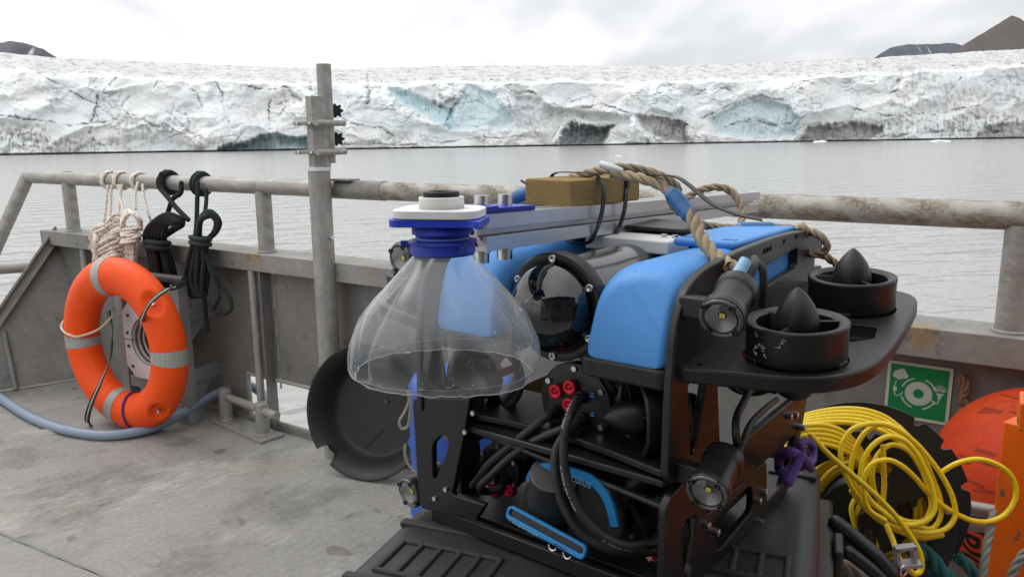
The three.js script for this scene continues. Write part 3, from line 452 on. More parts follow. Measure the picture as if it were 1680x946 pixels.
{ // equipment frame behind the buoy: aluminium profile, white plate with round port, two arms to the bulwark
  const c = buoyC.clone().addScaledVector(BN, -0.17).addScaledVector(BT, -0.055);
  const f = thing('instrument_frame', 'grey aluminium profile frame with a white plate and round port behind the lifebuoy', 'instrument frame', V(c.x, 0, c.z));
  const place = g => g.applyQuaternion(bq);
  const al = mat([0.32, 0.325, 0.33], 0.42, 0.35), grey = mat([0.25, 0.25, 0.255], 0.5, 0.3);
  const y0 = 0.09, y1 = buoyC.y + 0.24, hw = 0.21;
  obj('upright', place(box(0.05, y1 - 0.0, 0.05, hw, y1 / 2, 0, 0.003)), al, f); obj('upright', place(box(0.05, y1, 0.05, -hw + 0.03, y1 / 2, 0, 0.003)), al, f);
  for (const y of [y0 + 0.055, y1 - 0.055]) obj('cross_bar', place(box(2 * hw - 0.086, 0.05, 0.045, 0.015, y, 0, 0.003)), al, f);
  for (const [y, l] of [[y1 - 0.135, 0.34], [y0 + 0.115, 0.36]]) { obj('arm', place(box(0.04, 0.055, l, hw + 0.004, y, -0.025 - l / 2, 0.003)), grey, f);
    obj('gusset', place(extr(shapeOf([[0, 0], [0.09, 0], [0, y > 0.3 ? -0.09 : -0.12]], 0.002), 0.012).rotateY(Math.PI / 2).translate(hw + 0.012, y - 0.028, -0.025)), grey, f); }
  obj('tube_clamp', place(cyl(V(hw - 0.2, y1 + 0.02, 0.0), V(hw + 0.04, y1 + 0.02, 0.0), 0.018, 0.018, 16)), mat([0.06, 0.06, 0.065], 0.5), f);
  // white plate with chamfered corners and a stepped round port
  const cy = (y0 + y1) / 2 - 0.005, w = 0.145, hh = 0.17, ch = 0.05; const s = shapeOf([[-w + ch, -hh], [w - ch, -hh], [w, -hh + ch], [w, hh - ch], [w - ch, hh], [-w + ch, hh], [-w, hh - ch], [-w, -hh + ch]], 0.004); s.holes.push(circ(0.01, 0, 0.108));
  obj('white_plate', place(extr(s, 0.014, 0.002).translate(0.01, cy, 0.035)), mat([0.66, 0.66, 0.64], 0.5), f);
  const port = mat([0.42, 0.42, 0.40], 0.35, 0.4);
  for (const [r, z] of [[0.104, 0.028], [0.093, 0.012], [0.082, -0.004], [0.071, -0.02]]) obj('port_ring', place(new THREE.TorusGeometry(r, 0.007, 10, 48).translate(0.02, cy, z)), port, f);
  obj('port_bore', place(cyl(V(0.02, cy, 0.04), V(0.02, cy, -0.12), 0.107, 0.075, 40, true)), port, f);
  obj('port_end', place(cyl(V(0.02, cy, -0.12), V(0.02, cy, -0.125), 0.078, 0.078, 32)), mat([0.10, 0.10, 0.10], 0.5), f);
  const nav = mat([0.03, 0.035, 0.07], 0.6);
  for (const [x, y] of [[-0.10, 0.11], [-0.115, 0.03], [-0.115, -0.03], [-0.10, -0.12], [0.1, -0.12]]) obj('plate_bolt', place(cyl(V(0.01 + x, cy + y, 0.04), V(0.01 + x, cy + y, 0.048), 0.007, 0.007, 6)), nav, f);
  obj('seam_strip', place(box(0.07, 0.003, 0.002, -0.095, cy, 0.0435)), nav, f);
}
{ // black webbing strap with a pale centre line, twisted round the buoy
  const S = mat([0.02, 0.02, 0.022], 0.8), S2 = mat([0.45, 0.42, 0.34], 0.8);
  const o = V(buoyC.x, 0, buoyC.z);
  const strap = thing('webbing_strap', 'black webbing strap with a pale centre stripe twisted round the lifebuoy', 'strap', o);
  const px = [[300, 466, 0.0], [272, 476, 0.085], [248, 495, 0.10], [234, 520, 0.075], [231, 534, -0.02]], px2 = [[178, 510, -0.05], [184, 545, -0.03], [180, 590, 0.05], [166, 625, 0.10], [150, 660, 0.115], [143, 690, 0.09], [156, 700, 0.02]];
  for (const list of [px, px2]) {
    const P = list.map(([x, y, k]) => onPl(x, y, buoyC.clone().addScaledVector(BN, k), BN).sub(o));
    const c = new THREE.CatmullRomCurve3(P), n = 60, pos = [], pos2 = [], idx = []; let prev = BN.clone();
    for (let i = 0; i <= n; i++) { const p = c.getPointAt(i / n), t = c.getTangentAt(i / n); const sd = t.clone().cross(BN).normalize(); const nn = sd.clone().cross(t).normalize(); const tw = 0.5 * Math.sin(i / n * 5); sd.applyAxisAngle(t, tw); nn.applyAxisAngle(t, tw); if (nn.dot(BN) < 0) nn.negate();
      for (const [a, b2] of [[-1, 0], [-1, 1], [1, 1], [1, 0]]) { const q = p.clone().addScaledVector(sd, a * 0.0125).addScaledVector(nn, b2 * 0.003); pos.push(q.x, q.y, q.z); const q2 = p.clone().addScaledVector(sd, a * 0.0028).addScaledVector(nn, b2 * 0.0042); pos2.push(q2.x, q2.y, q2.z); } }
    for (let i = 0; i < n; i++) for (let k = 0; k < 4; k++) { const a = i * 4 + k, b2 = i * 4 + (k + 1) % 4; idx.push(a, b2, a + 4, b2, b2 + 4, a + 4); }
    const mk = q => { let g = new THREE.BufferGeometry(); g.setAttribute('position', new THREE.Float32BufferAttribute(q, 3)); g.setIndex(idx); g = toCreasedNormals(g, 0.6); return g; };
    const w = obj('webbing', mk(pos), S, strap); obj('stripe', mk(pos2), S2, w);
  }
}
{ // deck hose
  const P = [[-60, 612, 0.02], [0, 652, 0.02], [60, 688, 0.02], [120, 707, 0.02], [180, 713, 0.02], [240, 703, 0.03], [290, 682, 0.05], [340, 652, 0.09], [380, 635, 0.115], [412, 633, 0.12], [430, 645, 0.09], [440, 662, 0.06]].map(([x, y, Y]) => atY(x, y + 1, Y));
  const hm = mat([0.20, 0.255, 0.33], 0.45);
  tag(obj('deck_hose', tube(P, 0.0205, { n: 160, rad: 18 }), hm), 'thick grey-blue rubber hose snaking over the deck past the lifebuoy to the drain port', 'hose');
}
// ------------------------------------------------------------------ rope hanks hung on the rail
const fleck = (base, dots, k = 0.06) => tex(256, 64, (u, v) => { const n = pfbm(u, v, 16, 3, 3, 0.6), t = ((u * 9 + v * 1.0) % 1 + 1) % 1; const d = Math.abs(t - 0.5) < k && ((v * 4) % 1) < 0.4; const c = d ? dots : base.map(q => q * (1 + 0.28 * n)); return c; });
const whiteRope = new THREE.MeshPhysicalMaterial({ map: withRep(fleck([0.88, 0.84, 0.79], [0.20, 0.21, 0.32], 0.08), 1, 1), roughness: 0.9 });
const blackRope = new THREE.MeshPhysicalMaterial({ map: withRep(fleck([0.09, 0.09, 0.095], [0.12, 0.12, 0.13]), 10, 1), roughness: 0.9 });
const greenRope = new THREE.MeshPhysicalMaterial({ map: withRep(fleck([0.11, 0.15, 0.14], [0.17, 0.22, 0.21], 0.1), 14, 1), roughness: 0.9 });
const hangPt = (px, py, off) => onPl(px, py, bw(0, 0, off), NB);
function loopOnRail(px, r, gap, n, drop) { // turns of rope round the rail at picture column px; returns curve points in world
  const [t] = bwPx(px, 300), P = []; for (let i = 0; i <= n * 16; i++) { const a = i / 16 * 2 * Math.PI; P.push(bw(t + gap * i / 16, RAIL_Y + Math.cos(a) * (0.0325 + r), -Math.sin(a) * (0.0325 + r))); } return P;
}
function bundle(parent, name, m, pts, r, width, count, seed, sag = 0.2) { // a flattened bundle of parallel turns following pts: [px, py, half-width px]
  const R = rng(seed);
  for (let k = 0; k < count; k++) { const s = (k + 0.5) / count * 2 - 1, z = Math.sqrt(Math.max(0, 1 - s * s)) * (R() < 0.5 ? 1 : 0.4);
    const P = pts.map(([x, y, w], i) => hangPt(x + s * w + (R() - 0.5) * 2.5, y + (R() - 0.5) * 3, 0.09 + width * z + 0.004 * R()));
    obj(name, tube(P, r * (0.9 + 0.2 * R()), { n: 30, rad: 8 }), m, parent); }
}
function wraps(parent, m, cx, cy, w, n, step, r, off, tilt = 0, dep = 0.03) { for (let k = 0; k < n; k++) { const P = []; for (let i = 0; i < 20; i++) { const a = i / 20 * 2 * Math.PI; P.push(hangPt(cx + Math.cos(a) * w, cy + k * step + tilt * Math.cos(a) + 1.5 * Math.sin(a), off + dep * Math.sin(a))); } obj('wrap_turn', tube(P, r, { n: 40, rad: 8, closed: true }), m, parent); } }
{
  // first white hank
  const h1 = thing('rope_hank', 'white flecked rope hank hanging from the rail in a flat wide bundle', 'rope', V(0, 0, 0), 0, 'rope hanks tied to the rail');
  obj('rail_loop', [tube(loopOnRail(177, 0.007, 0.012, 2), 0.007, { n: 90 }), tube([hangPt(176, 305, 0.05), hangPt(174, 330, 0.07), hangPt(171, 356, 0.09), hangPt(163, 395, 0.12)], 0.0065), tube([hangPt(182, 305, 0.05), hangPt(181, 335, 0.07), hangPt(180, 360, 0.09)], 0.0065)], whiteRope, h1);
  const jr = rng(77), jj = q => (jr() - 0.5) * q;
  for (let k = 0; k < 9; k++) { const y = 362 + k * 8 + jj(5); obj('hank_turn', tube([hangPt(151 + k * 0.6 + jj(8), y + 28 + jj(8), 0.09), hangPt(156 + jj(5), y + 14 + jj(6), 0.135), hangPt(172 + jj(6), y + 3 + jj(6), 0.152 + jj(0.02)), hangPt(190 + jj(4), y - 8 + k * 0.5 + jj(7), 0.14), hangPt(202 + jj(5), y - 8 + jj(8), 0.10)], 0.0095 + jj(0.002), { n: 26, rad: 10 }), whiteRope, h1); }
  for (let k = 0; k < 2; k++) { obj('hank_turn', tube([hangPt(158 + k * 5, 372 - k * 4, 0.10), hangPt(155 + k * 3, 392, 0.16), hangPt(156 + k * 2, 420, 0.15), hangPt(166 + k * 3, 448, 0.12)], 0.0095, { n: 20, rad: 8 }), whiteRope, h1); }
  bundle(h1, 'hank_strand', whiteRope, [[168, 400, 16], [172, 440, 15], [176, 478, 12]], 0.009, 0.04, 7, 3);
  // second white hank
  const h2 = thing('rope_hank', 'white flecked rope hank with a tight wrapped waist hanging next to the flat white bundle', 'rope', V(0, 0, 0), 0, 'rope hanks tied to the rail');
  obj('rail_loop', [tube(loopOnRail(197, 0.007, 0.012, 2), 0.007, { n: 90 }), tube([hangPt(194, 304, 0.05), hangPt(197, 325, 0.07), hangPt(202, 345, 0.1)], 0.0065), tube([hangPt(199, 304, 0.05), hangPt(196, 330, 0.07), hangPt(193, 352, 0.1)], 0.0065),
    tube(loopOnRail(226, 0.007, 0.011, 2.5), 0.007, { n: 90 }), tube([hangPt(225, 300, 0.05), hangPt(221, 322, 0.08), hangPt(222, 342, 0.1)], 0.006), tube([hangPt(233, 303, 0.05), hangPt(236, 325, 0.07), hangPt(243, 352, 0.09), hangPt(249, 365, 0.08)], 0.006)], whiteRope, h2);
  for (let k = 0; k < 8; k++) { const s = k / 7; obj('hank_turn', tube([hangPt(200 + s * 4, 388, 0.12), hangPt(199 - 2 * s + s * 4, 366, 0.135 + 0.03 * s), hangPt(205 + s * 8, 346 + s * 4, 0.14 + 0.03 * s), hangPt(222 + s * 6, 352 + s * 6, 0.14 + 0.02 * s), hangPt(231, 374 + s * 2, 0.12)], 0.009, { n: 26, rad: 8 }), whiteRope, h2); }
  for (let k = 0; k < 5; k++) wraps(h2, whiteRope, 214 + jj(3), 374 + k * 5.2, 14.5 + jj(2), 1, 5, 0.0085, 0.135, -2 + jj(5), 0.04);
  bundle(h2, 'hank_strand', whiteRope, [[213, 396, 10], [213, 425, 12], [212, 470, 13]], 0.0085, 0.04, 7, 5);
  // black hank
  const h3 = thing('rope_hank', 'black rope hank tied to the rail with a cow hitch, loose end sticking out', 'rope', V(0, 0, 0), 0, 'rope hanks tied to the rail');
  obj('rail_loop', [tube(loopOnRail(272, 0.012, 0.02, 2), 0.0125, { n: 90, rad: 10 }), tube([hangPt(264, 285, 0.045), hangPt(264, 308, 0.06), hangPt(276, 325, 0.075), hangPt(290, 342, 0.09), hangPt(308, 360, 0.10)], 0.0105, { rad: 10 }), tube([hangPt(297, 300, 0.05), hangPt(296, 316, 0.06), hangPt(283, 326, 0.07), hangPt(277, 342, 0.08), hangPt(272, 358, 0.09)], 0.0105, { rad: 10 })], blackRope, h3);
  for (let k = 0; k < 6; k++) { const s = k / 5; obj('hank_turn', tube([hangPt(240 + 30 * s, 396 + s * 2, 0.10), hangPt(238 + 30 * s, 385, 0.135), hangPt(248 + 24 * s, 368 + s * 2, 0.16 - 0.02 * s), hangPt(276 + 12 * s, 352 + 12 * s, 0.15), hangPt(298, 361 + 6 * s, 0.12), hangPt(286, 372 + 4 * s, 0.09), hangPt(268, 388, 0.085)], 0.0125, { n: 34, rad: 10 }), blackRope, h3); }
  wraps(h3, blackRope, 257, 397, 20, 2, 8, 0.0115, 0.12, 2, 0.05);
  bundle(h3, 'hank_strand', blackRope, [[257, 402, 17], [262, 425, 19], [268, 452, 21], [270, 480, 18]], 0.012, 0.05, 8, 9);
  // dark green hank
  const h4 = thing('rope_hank', 'dark green rope hank hanging from the rail with a long loose bight', 'rope', V(0, 0, 0), 0, 'rope hanks tied to the rail');
  obj('rail_loop', [tube(loopOnRail(325, 0.011, 0.02, 2), 0.0115, { n: 90, rad: 10 }), tube([hangPt(324, 300, 0.05), hangPt(323, 330, 0.07), hangPt(322, 362, 0.09), hangPt(320, 385, 0.11)], 0.010, { rad: 8 }), tube([hangPt(338, 312, 0.05), hangPt(338, 328, 0.06), hangPt(336, 346, 0.08)], 0.009, { rad: 8 })], greenRope, h4);
  for (let k = 0; k < 4; k++) { const s = k / 3; obj('hank_turn', tube([hangPt(322 + 4 * s, 388, 0.11), hangPt(331, 354 + 5 * s, 0.12 + 0.02 * s), hangPt(345 + s, 347 + 7 * s, 0.12), hangPt(359 - 5 * s, 362, 0.11), hangPt(354 - 3 * s, 380, 0.10), hangPt(338, 394, 0.11)], 0.011, { n: 36, rad: 10 }), greenRope, h4); }
  wraps(h4, greenRope, 328, 391, 16, 2, 8, 0.010, 0.115, 2, 0.045);
  bundle(h4, 'hank_strand', greenRope, [[327, 400, 11], [325, 430, 18], [322, 462, 20], [326, 485, 12]], 0.011, 0.05, 9, 12);
  obj('loose_bight', [tube([hangPt(330, 402, 0.13), hangPt(342, 440, 0.12), hangPt(362, 468, 0.11), hangPt(377, 490, 0.11), hangPt(378, 508, 0.12), hangPt(366, 514, 0.13), hangPt(350, 506, 0.14), hangPt(358, 488, 0.14), hangPt(352, 462, 0.13), hangPt(338, 420, 0.13)], 0.009, { n: 70 }), tube([hangPt(334, 480, 0.13), hangPt(337, 515, 0.12), hangPt(340, 542, 0.12)], 0.010)], greenRope, h4);
}
// ------------------------------------------------------------------ black tub and blue drum
{
  const R = 0.243, c = (() => { for (let D = 2; D < 3.4; D += 0.002) { const p = atD(598, 676, D); if (p.y < 0.244) return p; } })();
  const t = thing('rubber_tub', 'large round black rubber tub with a broken notch in its rim leaning behind the vehicle', 'tub', V(c.x, 0, c.z));
  const nrm = V(-0.34, 0.20, 0.92).normalize(), X = V(0, 1, 0).cross(nrm).normalize(), Y = nrm.clone().cross(X);
  const prof = [[0, -0.100], [0.05, -0.101], [0.12, -0.100], [0.162, -0.098], [0.172, -0.095], [0.180, -0.086], [0.190, -0.066], [0.202, -0.042], [0.216, -0.020], [0.228, -0.008], [0.238, -0.002], [0.244, 0.0], [0.246, -0.004], [0.236, -0.012], [0.220, -0.028], [0.205, -0.050], [0.188, -0.088], [0.176, -0.104], [0.16, -0.108], [0, -0.110]];
  const na = 220, pos = [], idx = []; const lip = [7, 11];
  for (let i = 0; i <= na; i++) { const a = i / na * 2 * Math.PI, ax = Math.cos(a), ay = Math.sin(a); const ang = ((a - 3.98 + Math.PI * 3) % (2 * Math.PI)) - Math.PI; const notch = sstep(0.16, 0.12, Math.abs(ang)) * (0.036 + 0.006 * fbm(a * 14, 1, 3, 3));
    for (const [r, z] of prof) { const rr = Math.min(r, 0.246 - notch + (r > 0.24 ? 0.001 : 0)) ; const zz = r > rr ? z - (r - rr) * 0.5 : z; const q = V(0, 0, 0).addScaledVector(X, ax * rr).addScaledVector(Y, ay * rr).addScaledVector(nrm, zz + 0.0012 * fbm(ax * r * 14, ay * r * 14, 4, 2)); pos.push(q.x, q.y + c.y, q.z); } }
  const m = prof.length; for (let i = 0; i < na; i++) for (let k = 0; k < m - 1; k++) { const a = i * m + k, b = a + m; idx.push(a, b, a + 1, b, b + 1, a + 1); }
  const g = new THREE.BufferGeometry(); g.setAttribute('position', new THREE.Float32BufferAttribute(pos, 3)); g.setIndex(idx); g.computeVertexNormals();
  const tubMat = new THREE.MeshPhysicalMaterial({ color: new THREE.Color().setRGB(0.010, 0.0097, 0.0093), roughness: 0.55 });
  obj('bowl', g, tubMat, t);
  obj('boss', cyl(V(0, c.y, 0).addScaledVector(nrm, -0.102).addScaledVector(X, 0.03).addScaledVector(Y, 0.03), V(0, c.y, 0).addScaledVector(nrm, -0.095).addScaledVector(X, 0.03).addScaledVector(Y, 0.03), 0.012, 0.010, 20), mat([0.05, 0.042, 0.035], 0.7), t);
  obj('scratch', tube([[0.02, -0.08], [0.00, -0.105], [-0.03, -0.135], [-0.05, -0.150]].map(([x, y]) => V(0, c.y, 0).addScaledVector(X, x).addScaledVector(Y, y).addScaledVector(nrm, -0.0985)), 0.0016), mat([0.008, 0.008, 0.008], 0.5), t);
}
{
  const p = atD(760, 700, 2.05), d = thing('blue_drum', 'blue plastic drum with a grey cord hung on it standing behind the underwater vehicle', 'drum', V(p.x, 0, p.z));
  const r = 0.145, h = (() => atD(700, 640, 2.0).y + 0.03)();
  const bm = mat([0.012, 0.075, 0.36], 0.42, 0, { bumpMap: grainBump, bumpScale: 0.0008 });
  obj('body', lathe([[0, 0.006], [r - 0.02, 0.004], [r - 0.004, 0.016], [r, 0.03], [r, h * 0.32], [r + 0.006, h * 0.34], [r, h * 0.36], [r, h * 0.66], [r + 0.006, h * 0.68], [r, h * 0.70], [r, h - 0.03], [r - 0.012, h - 0.006], [r - 0.03, h], [0, h]], 64), bm, d);
  obj('bung', cyl(V(0.06, h, 0.02), V(0.06, h + 0.02, 0.02), 0.03, 0.028, 24), bm, d);
  obj('worn_mark', [[-0.3, 0.0], [-0.22, 0.02]].map(([a, dy]) => { const an = a + 0.35; return box(0.012, 0.055, 0.002, 0, 0, 0).rotateZ(-0.3).translate(0, h - 0.105 + dy, r + 0.0005).rotateY(an - 0.25); }), mat([0.16, 0.10, 0.07], 0.8), d);
  const cd = thing('lashing_rope', 'thin grey rope looped down the side of the blue drum', 'rope', V(p.x, 0, p.z)); const cm = mat([0.30, 0.28, 0.24], 0.85);
  const Z = 1.915; const o = V(p.x, 0, p.z); const w = (x, y, k = 0) => atD(x, y, Z - k).sub(o);
  obj('loop', rope([[668, 640], [671, 655], [664, 675], [655, 692], [659, 703], [668, 700], [672, 680], [673, 655], [672, 640]].map(([x, y]) => w(x, y)), 0.0042), cm, cd);
  obj('tail', rope([[665, 728], [664, 742], [668, 758], [676, 770], [684, 778], [690, 790]].map(([x, y]) => w(x, y)), 0.0042), cm, cd);
}
// ------------------------------------------------------------------ the underwater vehicle (local axes: x to its port side, y up, z ahead)
const RA = THREE.MathUtils.degToRad(38), RF = V(-Math.sin(RA), 0, Math.cos(RA)), RP = V(Math.cos(RA), 0, Math.sin(RA));
const RO = atD(913, 503, 0.90), RB = 0.30;                         // centre of the dome flange; height of it above the case
const toL = w => { const d = w.clone().sub(RO); return V(d.dot(RP), d.y, d.dot(RF)); };
const onF = (px, py, f) => toL(onPl(px, py, RO.clone().addScaledVector(RF, f), RF));
const onLat = (px, py, l) => toL(onPl(px, py, RO.clone().addScaledVector(RP, l), RP));
const onUp = (px, py, y) => toL(onPl(px, py, RO.clone().setY(RO.y + y), V(0, 1, 0)));
const CASE_Y = RO.y - RB;
const rov = thing('underwater_vehicle', 'black framed underwater robot with two blue floats, clear dome and thrusters on a black case', 'underwater robot', V(RO.x, CASE_Y, RO.z), -RA);
const rUp = g => (Array.isArray(g) ? geo(g) : g).translate(0, RB, 0);
const rp = (name, g, m, parent = rov) => obj(name, rUp(g), m, parent);
// materials
const scuff = tex(512, 512, (u, v) => { const n = pfbm(u, v, 8, 3, 5, 0.6), s = Math.abs(pfbm(u, v, 24, 9, 3)), sc = sstep(0.025, 0.0, s) * sstep(0.15, 0.4, pfbm(u, v, 4, 5, 3)); const b = 0.082 + 0.02 * n + 0.11 * sc; return [b, b, b * 1.02]; });
const hdpe = new THREE.MeshPhysicalMaterial({ map: withRep(scuff, 2, 2), roughness: 0.40, bumpMap: withRep(grainBump, 3, 3), bumpScale: 0.00025 });
const hdpeEdge = hdpe;
const nylon = new THREE.MeshPhysicalMaterial({ map: scuff, color: new THREE.Color(0.8, 0.8, 0.8), roughness: 0.42, bumpMap: withRep(grainBump, 2, 2), bumpScale: 0.0003 });
const anod = mat([0.012, 0.012, 0.013], 0.34, 0.2), rubber = mat([0.014, 0.014, 0.015], 0.6);
const floatTex = tex(512, 512, (u, v) => { const n = pfbm(u, v, 5, 2, 5, 0.6), f = pfbm(u, v, 60, 5, 2), sp = sstep(0.52, 0.6, pfbm(u, v, 30, 8, 2)), sm = sstep(0.2, 0.55, pfbm(u, v, 7, 31, 4, 0.65)), k = 1 + 0.05 * n + 0.03 * f - 0.35 * sp - 0.07 * sm; return [0.285 * k, 0.555 * k, 0.825 * k]; });
const floatMat = new THREE.MeshPhysicalMaterial({ map: floatTex, roughness: 0.52, bumpMap: withRep(grainBump, 4, 4), bumpScale: 0.0002 });
const redAnod = mat([0.55, 0.012, 0.035], 0.28, 0.55), blueTape = mat([0.015, 0.21, 0.50], 0.45), whiteHD = mat([0.72, 0.72, 0.70], 0.45, 0, { bumpMap: grainBump, bumpScale: 0.0004 });
const PL = 0.172; // half width to the middle of the side plates

// side plates: shape in (ahead, up); extruded across
const across = (shape, th, lat) => extr(shape, th, 0.0018).rotateY(-Math.PI / 2).translate(lat, 0, 0); // shape x -> +z
for (const s of [1, -1]) {
  const up = shapeOf([[0.058, -0.150, 0.012], [0.056, -0.060, 0.02], [0.050, 0.010, 0.02], [0.030, 0.045, 0.02], [-0.012, 0.060, 0.02], [-0.10, 0.068, 0.06], [-0.25, 0.072, 0.08], [-0.36, 0.066, 0.02], [-0.405, 0.058, 0.008], [-0.405, 0.030, 0.004], [-0.375, 0.028, 0.004], [-0.375, 0.012, 0.004], [-0.408, 0.010, 0.004], [-0.410, -0.06, 0.01], [-0.385, -0.16, 0.01], [-0.365, -0.222, 0.01], [-0.120, -0.222, 0.01], [-0.04, -0.222, 0.01], [-0.03, -0.170, 0.01], [0.02, -0.160, 0.006]], 0.008);
  const hole = pts => up.holes.push(new THREE.Path(shapeOf(pts, 0.008).getPoints(8)));
  hole([[-0.13, 0.036], [-0.30, 0.048], [-0.30, 0.022], [-0.13, 0.008]]);                            // long slot along the float
  hole([[-0.055, -0.062], [-0.33, -0.062], [-0.325, -0.165], [-0.075, -0.170]]);                      // big opening between the legs
  hole([[0.018, -0.055], [-0.028, -0.062], [-0.004, -0.135], [0.006, -0.140]]);                       // tapered slot in the front leg
  for (const [z, y] of [[-0.105, 0.052], [-0.178, 0.057], [-0.188, 0.0575], [-0.198, 0.058], [-0.245, 0.061], [-0.29, 0.062], [-0.335, 0.060]]) up.holes.push(circ(z, y, 0.0032));
  const pu = rp('side_plate', across(up, 0.0095, s * PL), hdpe);
  // lower skid plate
  const lo = shapeOf([[0.060, -0.175, 0.016], [0.060, -0.298, 0.016], [-0.31, -0.298, 0.012], [-0.335, -0.255, 0.02], [-0.372, -0.20, 0.008], [-0.40, -0.185, 0.006], [-0.385, -0.225, 0.02], [-0.355, -0.262, 0.02], [-0.332, -0.298, 0.01], [-0.20, -0.298, 0.01], [-0.205, -0.212, 0.004], [-0.05, -0.226, 0.004], [0.02, -0.162, 0.01]], 0.008);
  const lo2 = shapeOf([[0.060, -0.168, 0.018], [0.060, -0.2995, 0.014], [-0.32, -0.2995, 0.012], [-0.345, -0.262, 0.02], [-0.372, -0.20, 0.01], [-0.352, -0.198, 0.006], [-0.318, -0.255, 0.02], [-0.29, -0.282, 0.01], [-0.235, -0.284, 0.006], [-0.225, -0.2235, 0.004], [-0.04, -0.2235, 0.004], [-0.028, -0.172, 0.006], [0.02, -0.1615, 0.006]], 0.008);
  lo2.holes.push(new THREE.Path(shapeOf([[0.022, -0.208], [-0.016, -0.212], [-0.006, -0.276], [0.012, -0.286]], 0.008).getPoints(8)), new THREE.Path(shapeOf([[-0.055, -0.236], [-0.175, -0.236], [-0.185, -0.275], [-0.075, -0.286]], 0.014).getPoints(8)));
  if (s > 0) { const pl2 = rp('skid_plate', across(lo2, 0.0095, s * (PL + 0.0004)), hdpe); }
  else { // on this side the skid ends in a bracket turned across the bow
    rp('skid_plate', across(lo2, 0.0095, s * (PL + 0.0004)).translate(0, 0, -0.075), hdpe);
    const q = (px, py) => { const v = onF(px, py, 0.05); return [v.x, v.y]; };
    const br = shapeOf([[...q(680, 650), 0.012], [...q(691, 831), 0.014], [...q(784, 851), 0.004], [...q(800, 826), 0.004], [...q(746, 809), 0.004], [...q(765, 714), 0.006], [...q(775, 652), 0.006]], 0.006);
    br.holes.push(new THREE.Path(shapeOf([q(713, 728), q(727, 711), q(741, 717), q(736, 740), q(719, 784), q(714, 783)], 0.006).getPoints(8)));
    rp('bow_bracket', extr(br, 0.0095, 0.0016).translate(0, 0, 0.050), hdpe);
    for (const [px, py] of [[714, 817], [732, 802], [777, 677], [764, 708]]) { const v = onF(px, py, 0.055); rp('plate_screw', cyl(V(v.x, v.y, 0.0548), V(v.x, v.y, 0.058), 0.0034, 0.003, 12), boltMat); }
  }
}
// screws on the port plates
for (const [px, py] of [[1294, 682], [1304, 680], [1311, 700], [1243, 820], [1253, 807], [1238, 871], [1248, 857], [1158, 860], [1168, 870]]) { const v = onLat(px, py, PL + 0.006); const lng = px === 1168 || px === 1311 ? 0.010 : 0.006; rp('plate_screw', [cyl(V(PL + 0.005, v.y, v.z), V(PL + 0.005 + lng, v.y, v.z), 0.0046, 0.0046, 16), cyl(V(PL + 0.005 + lng, v.y, v.z), V(PL + 0.0055 + lng, v.y, v.z), 0.003, 0.0025, 6)], boltMat); }

// cross members
rp('cross_panel', box(2 * PL - 0.0115, 0.008, 0.085, 0, -0.158, 0.005, 0.002), hdpe);
{ const s = shapeOf([[-0.166, 0.03, 0.004], [-0.166, -0.10, 0.004], [-0.05, -0.10, 0.03], [0.05, -0.10, 0.03], [0.166, -0.10, 0.004], [0.166, 0.03, 0.004], [0.05, 0.005, 0.06], [-0.05, 0.005, 0.06]], 0.004);
  rp('thruster_panel', extr(s, 0.008, 0.0015).rotateX(Math.PI / 2).translate(0, -0.146, 0.02), hdpe); // bowed front edge
  rp('rear_panel', extr(shapeOf([[-0.166, -0.05], [0.166, -0.05], [0.166, 0.05], [-0.166, 0.05]], 0.004), 0.008, 0.0015).rotateX(Math.PI / 2).translate(0, -0.146, -0.33), hdpe); }
rp('skid_floor', box(2 * PL - 0.0115, 0.008, 0.30, 0, -0.290, -0.13, 0.002), hdpe);
{ const a = onF(752, 696, 0.04), b = onF(1096, 835, 0.04); rp('tie_rod', cyl(V(-PL + 0.01, a.y + 0.006, 0.04), V(PL - 0.006, b.y, 0.04), 0.0042, 0.0042, 12), anod); }
{ const a = onF(780, 845, 0.0), b = onF(1085, 980, 0.0); rp('lower_bar', box(0.33, 0.020, 0.008, 0, -0.288, 0.046, 0.002), hdpe); }
rp('top_bridge', box(0.115, 0.006, 0.10, 0, 0.069, -0.27, 0.002), hdpe);

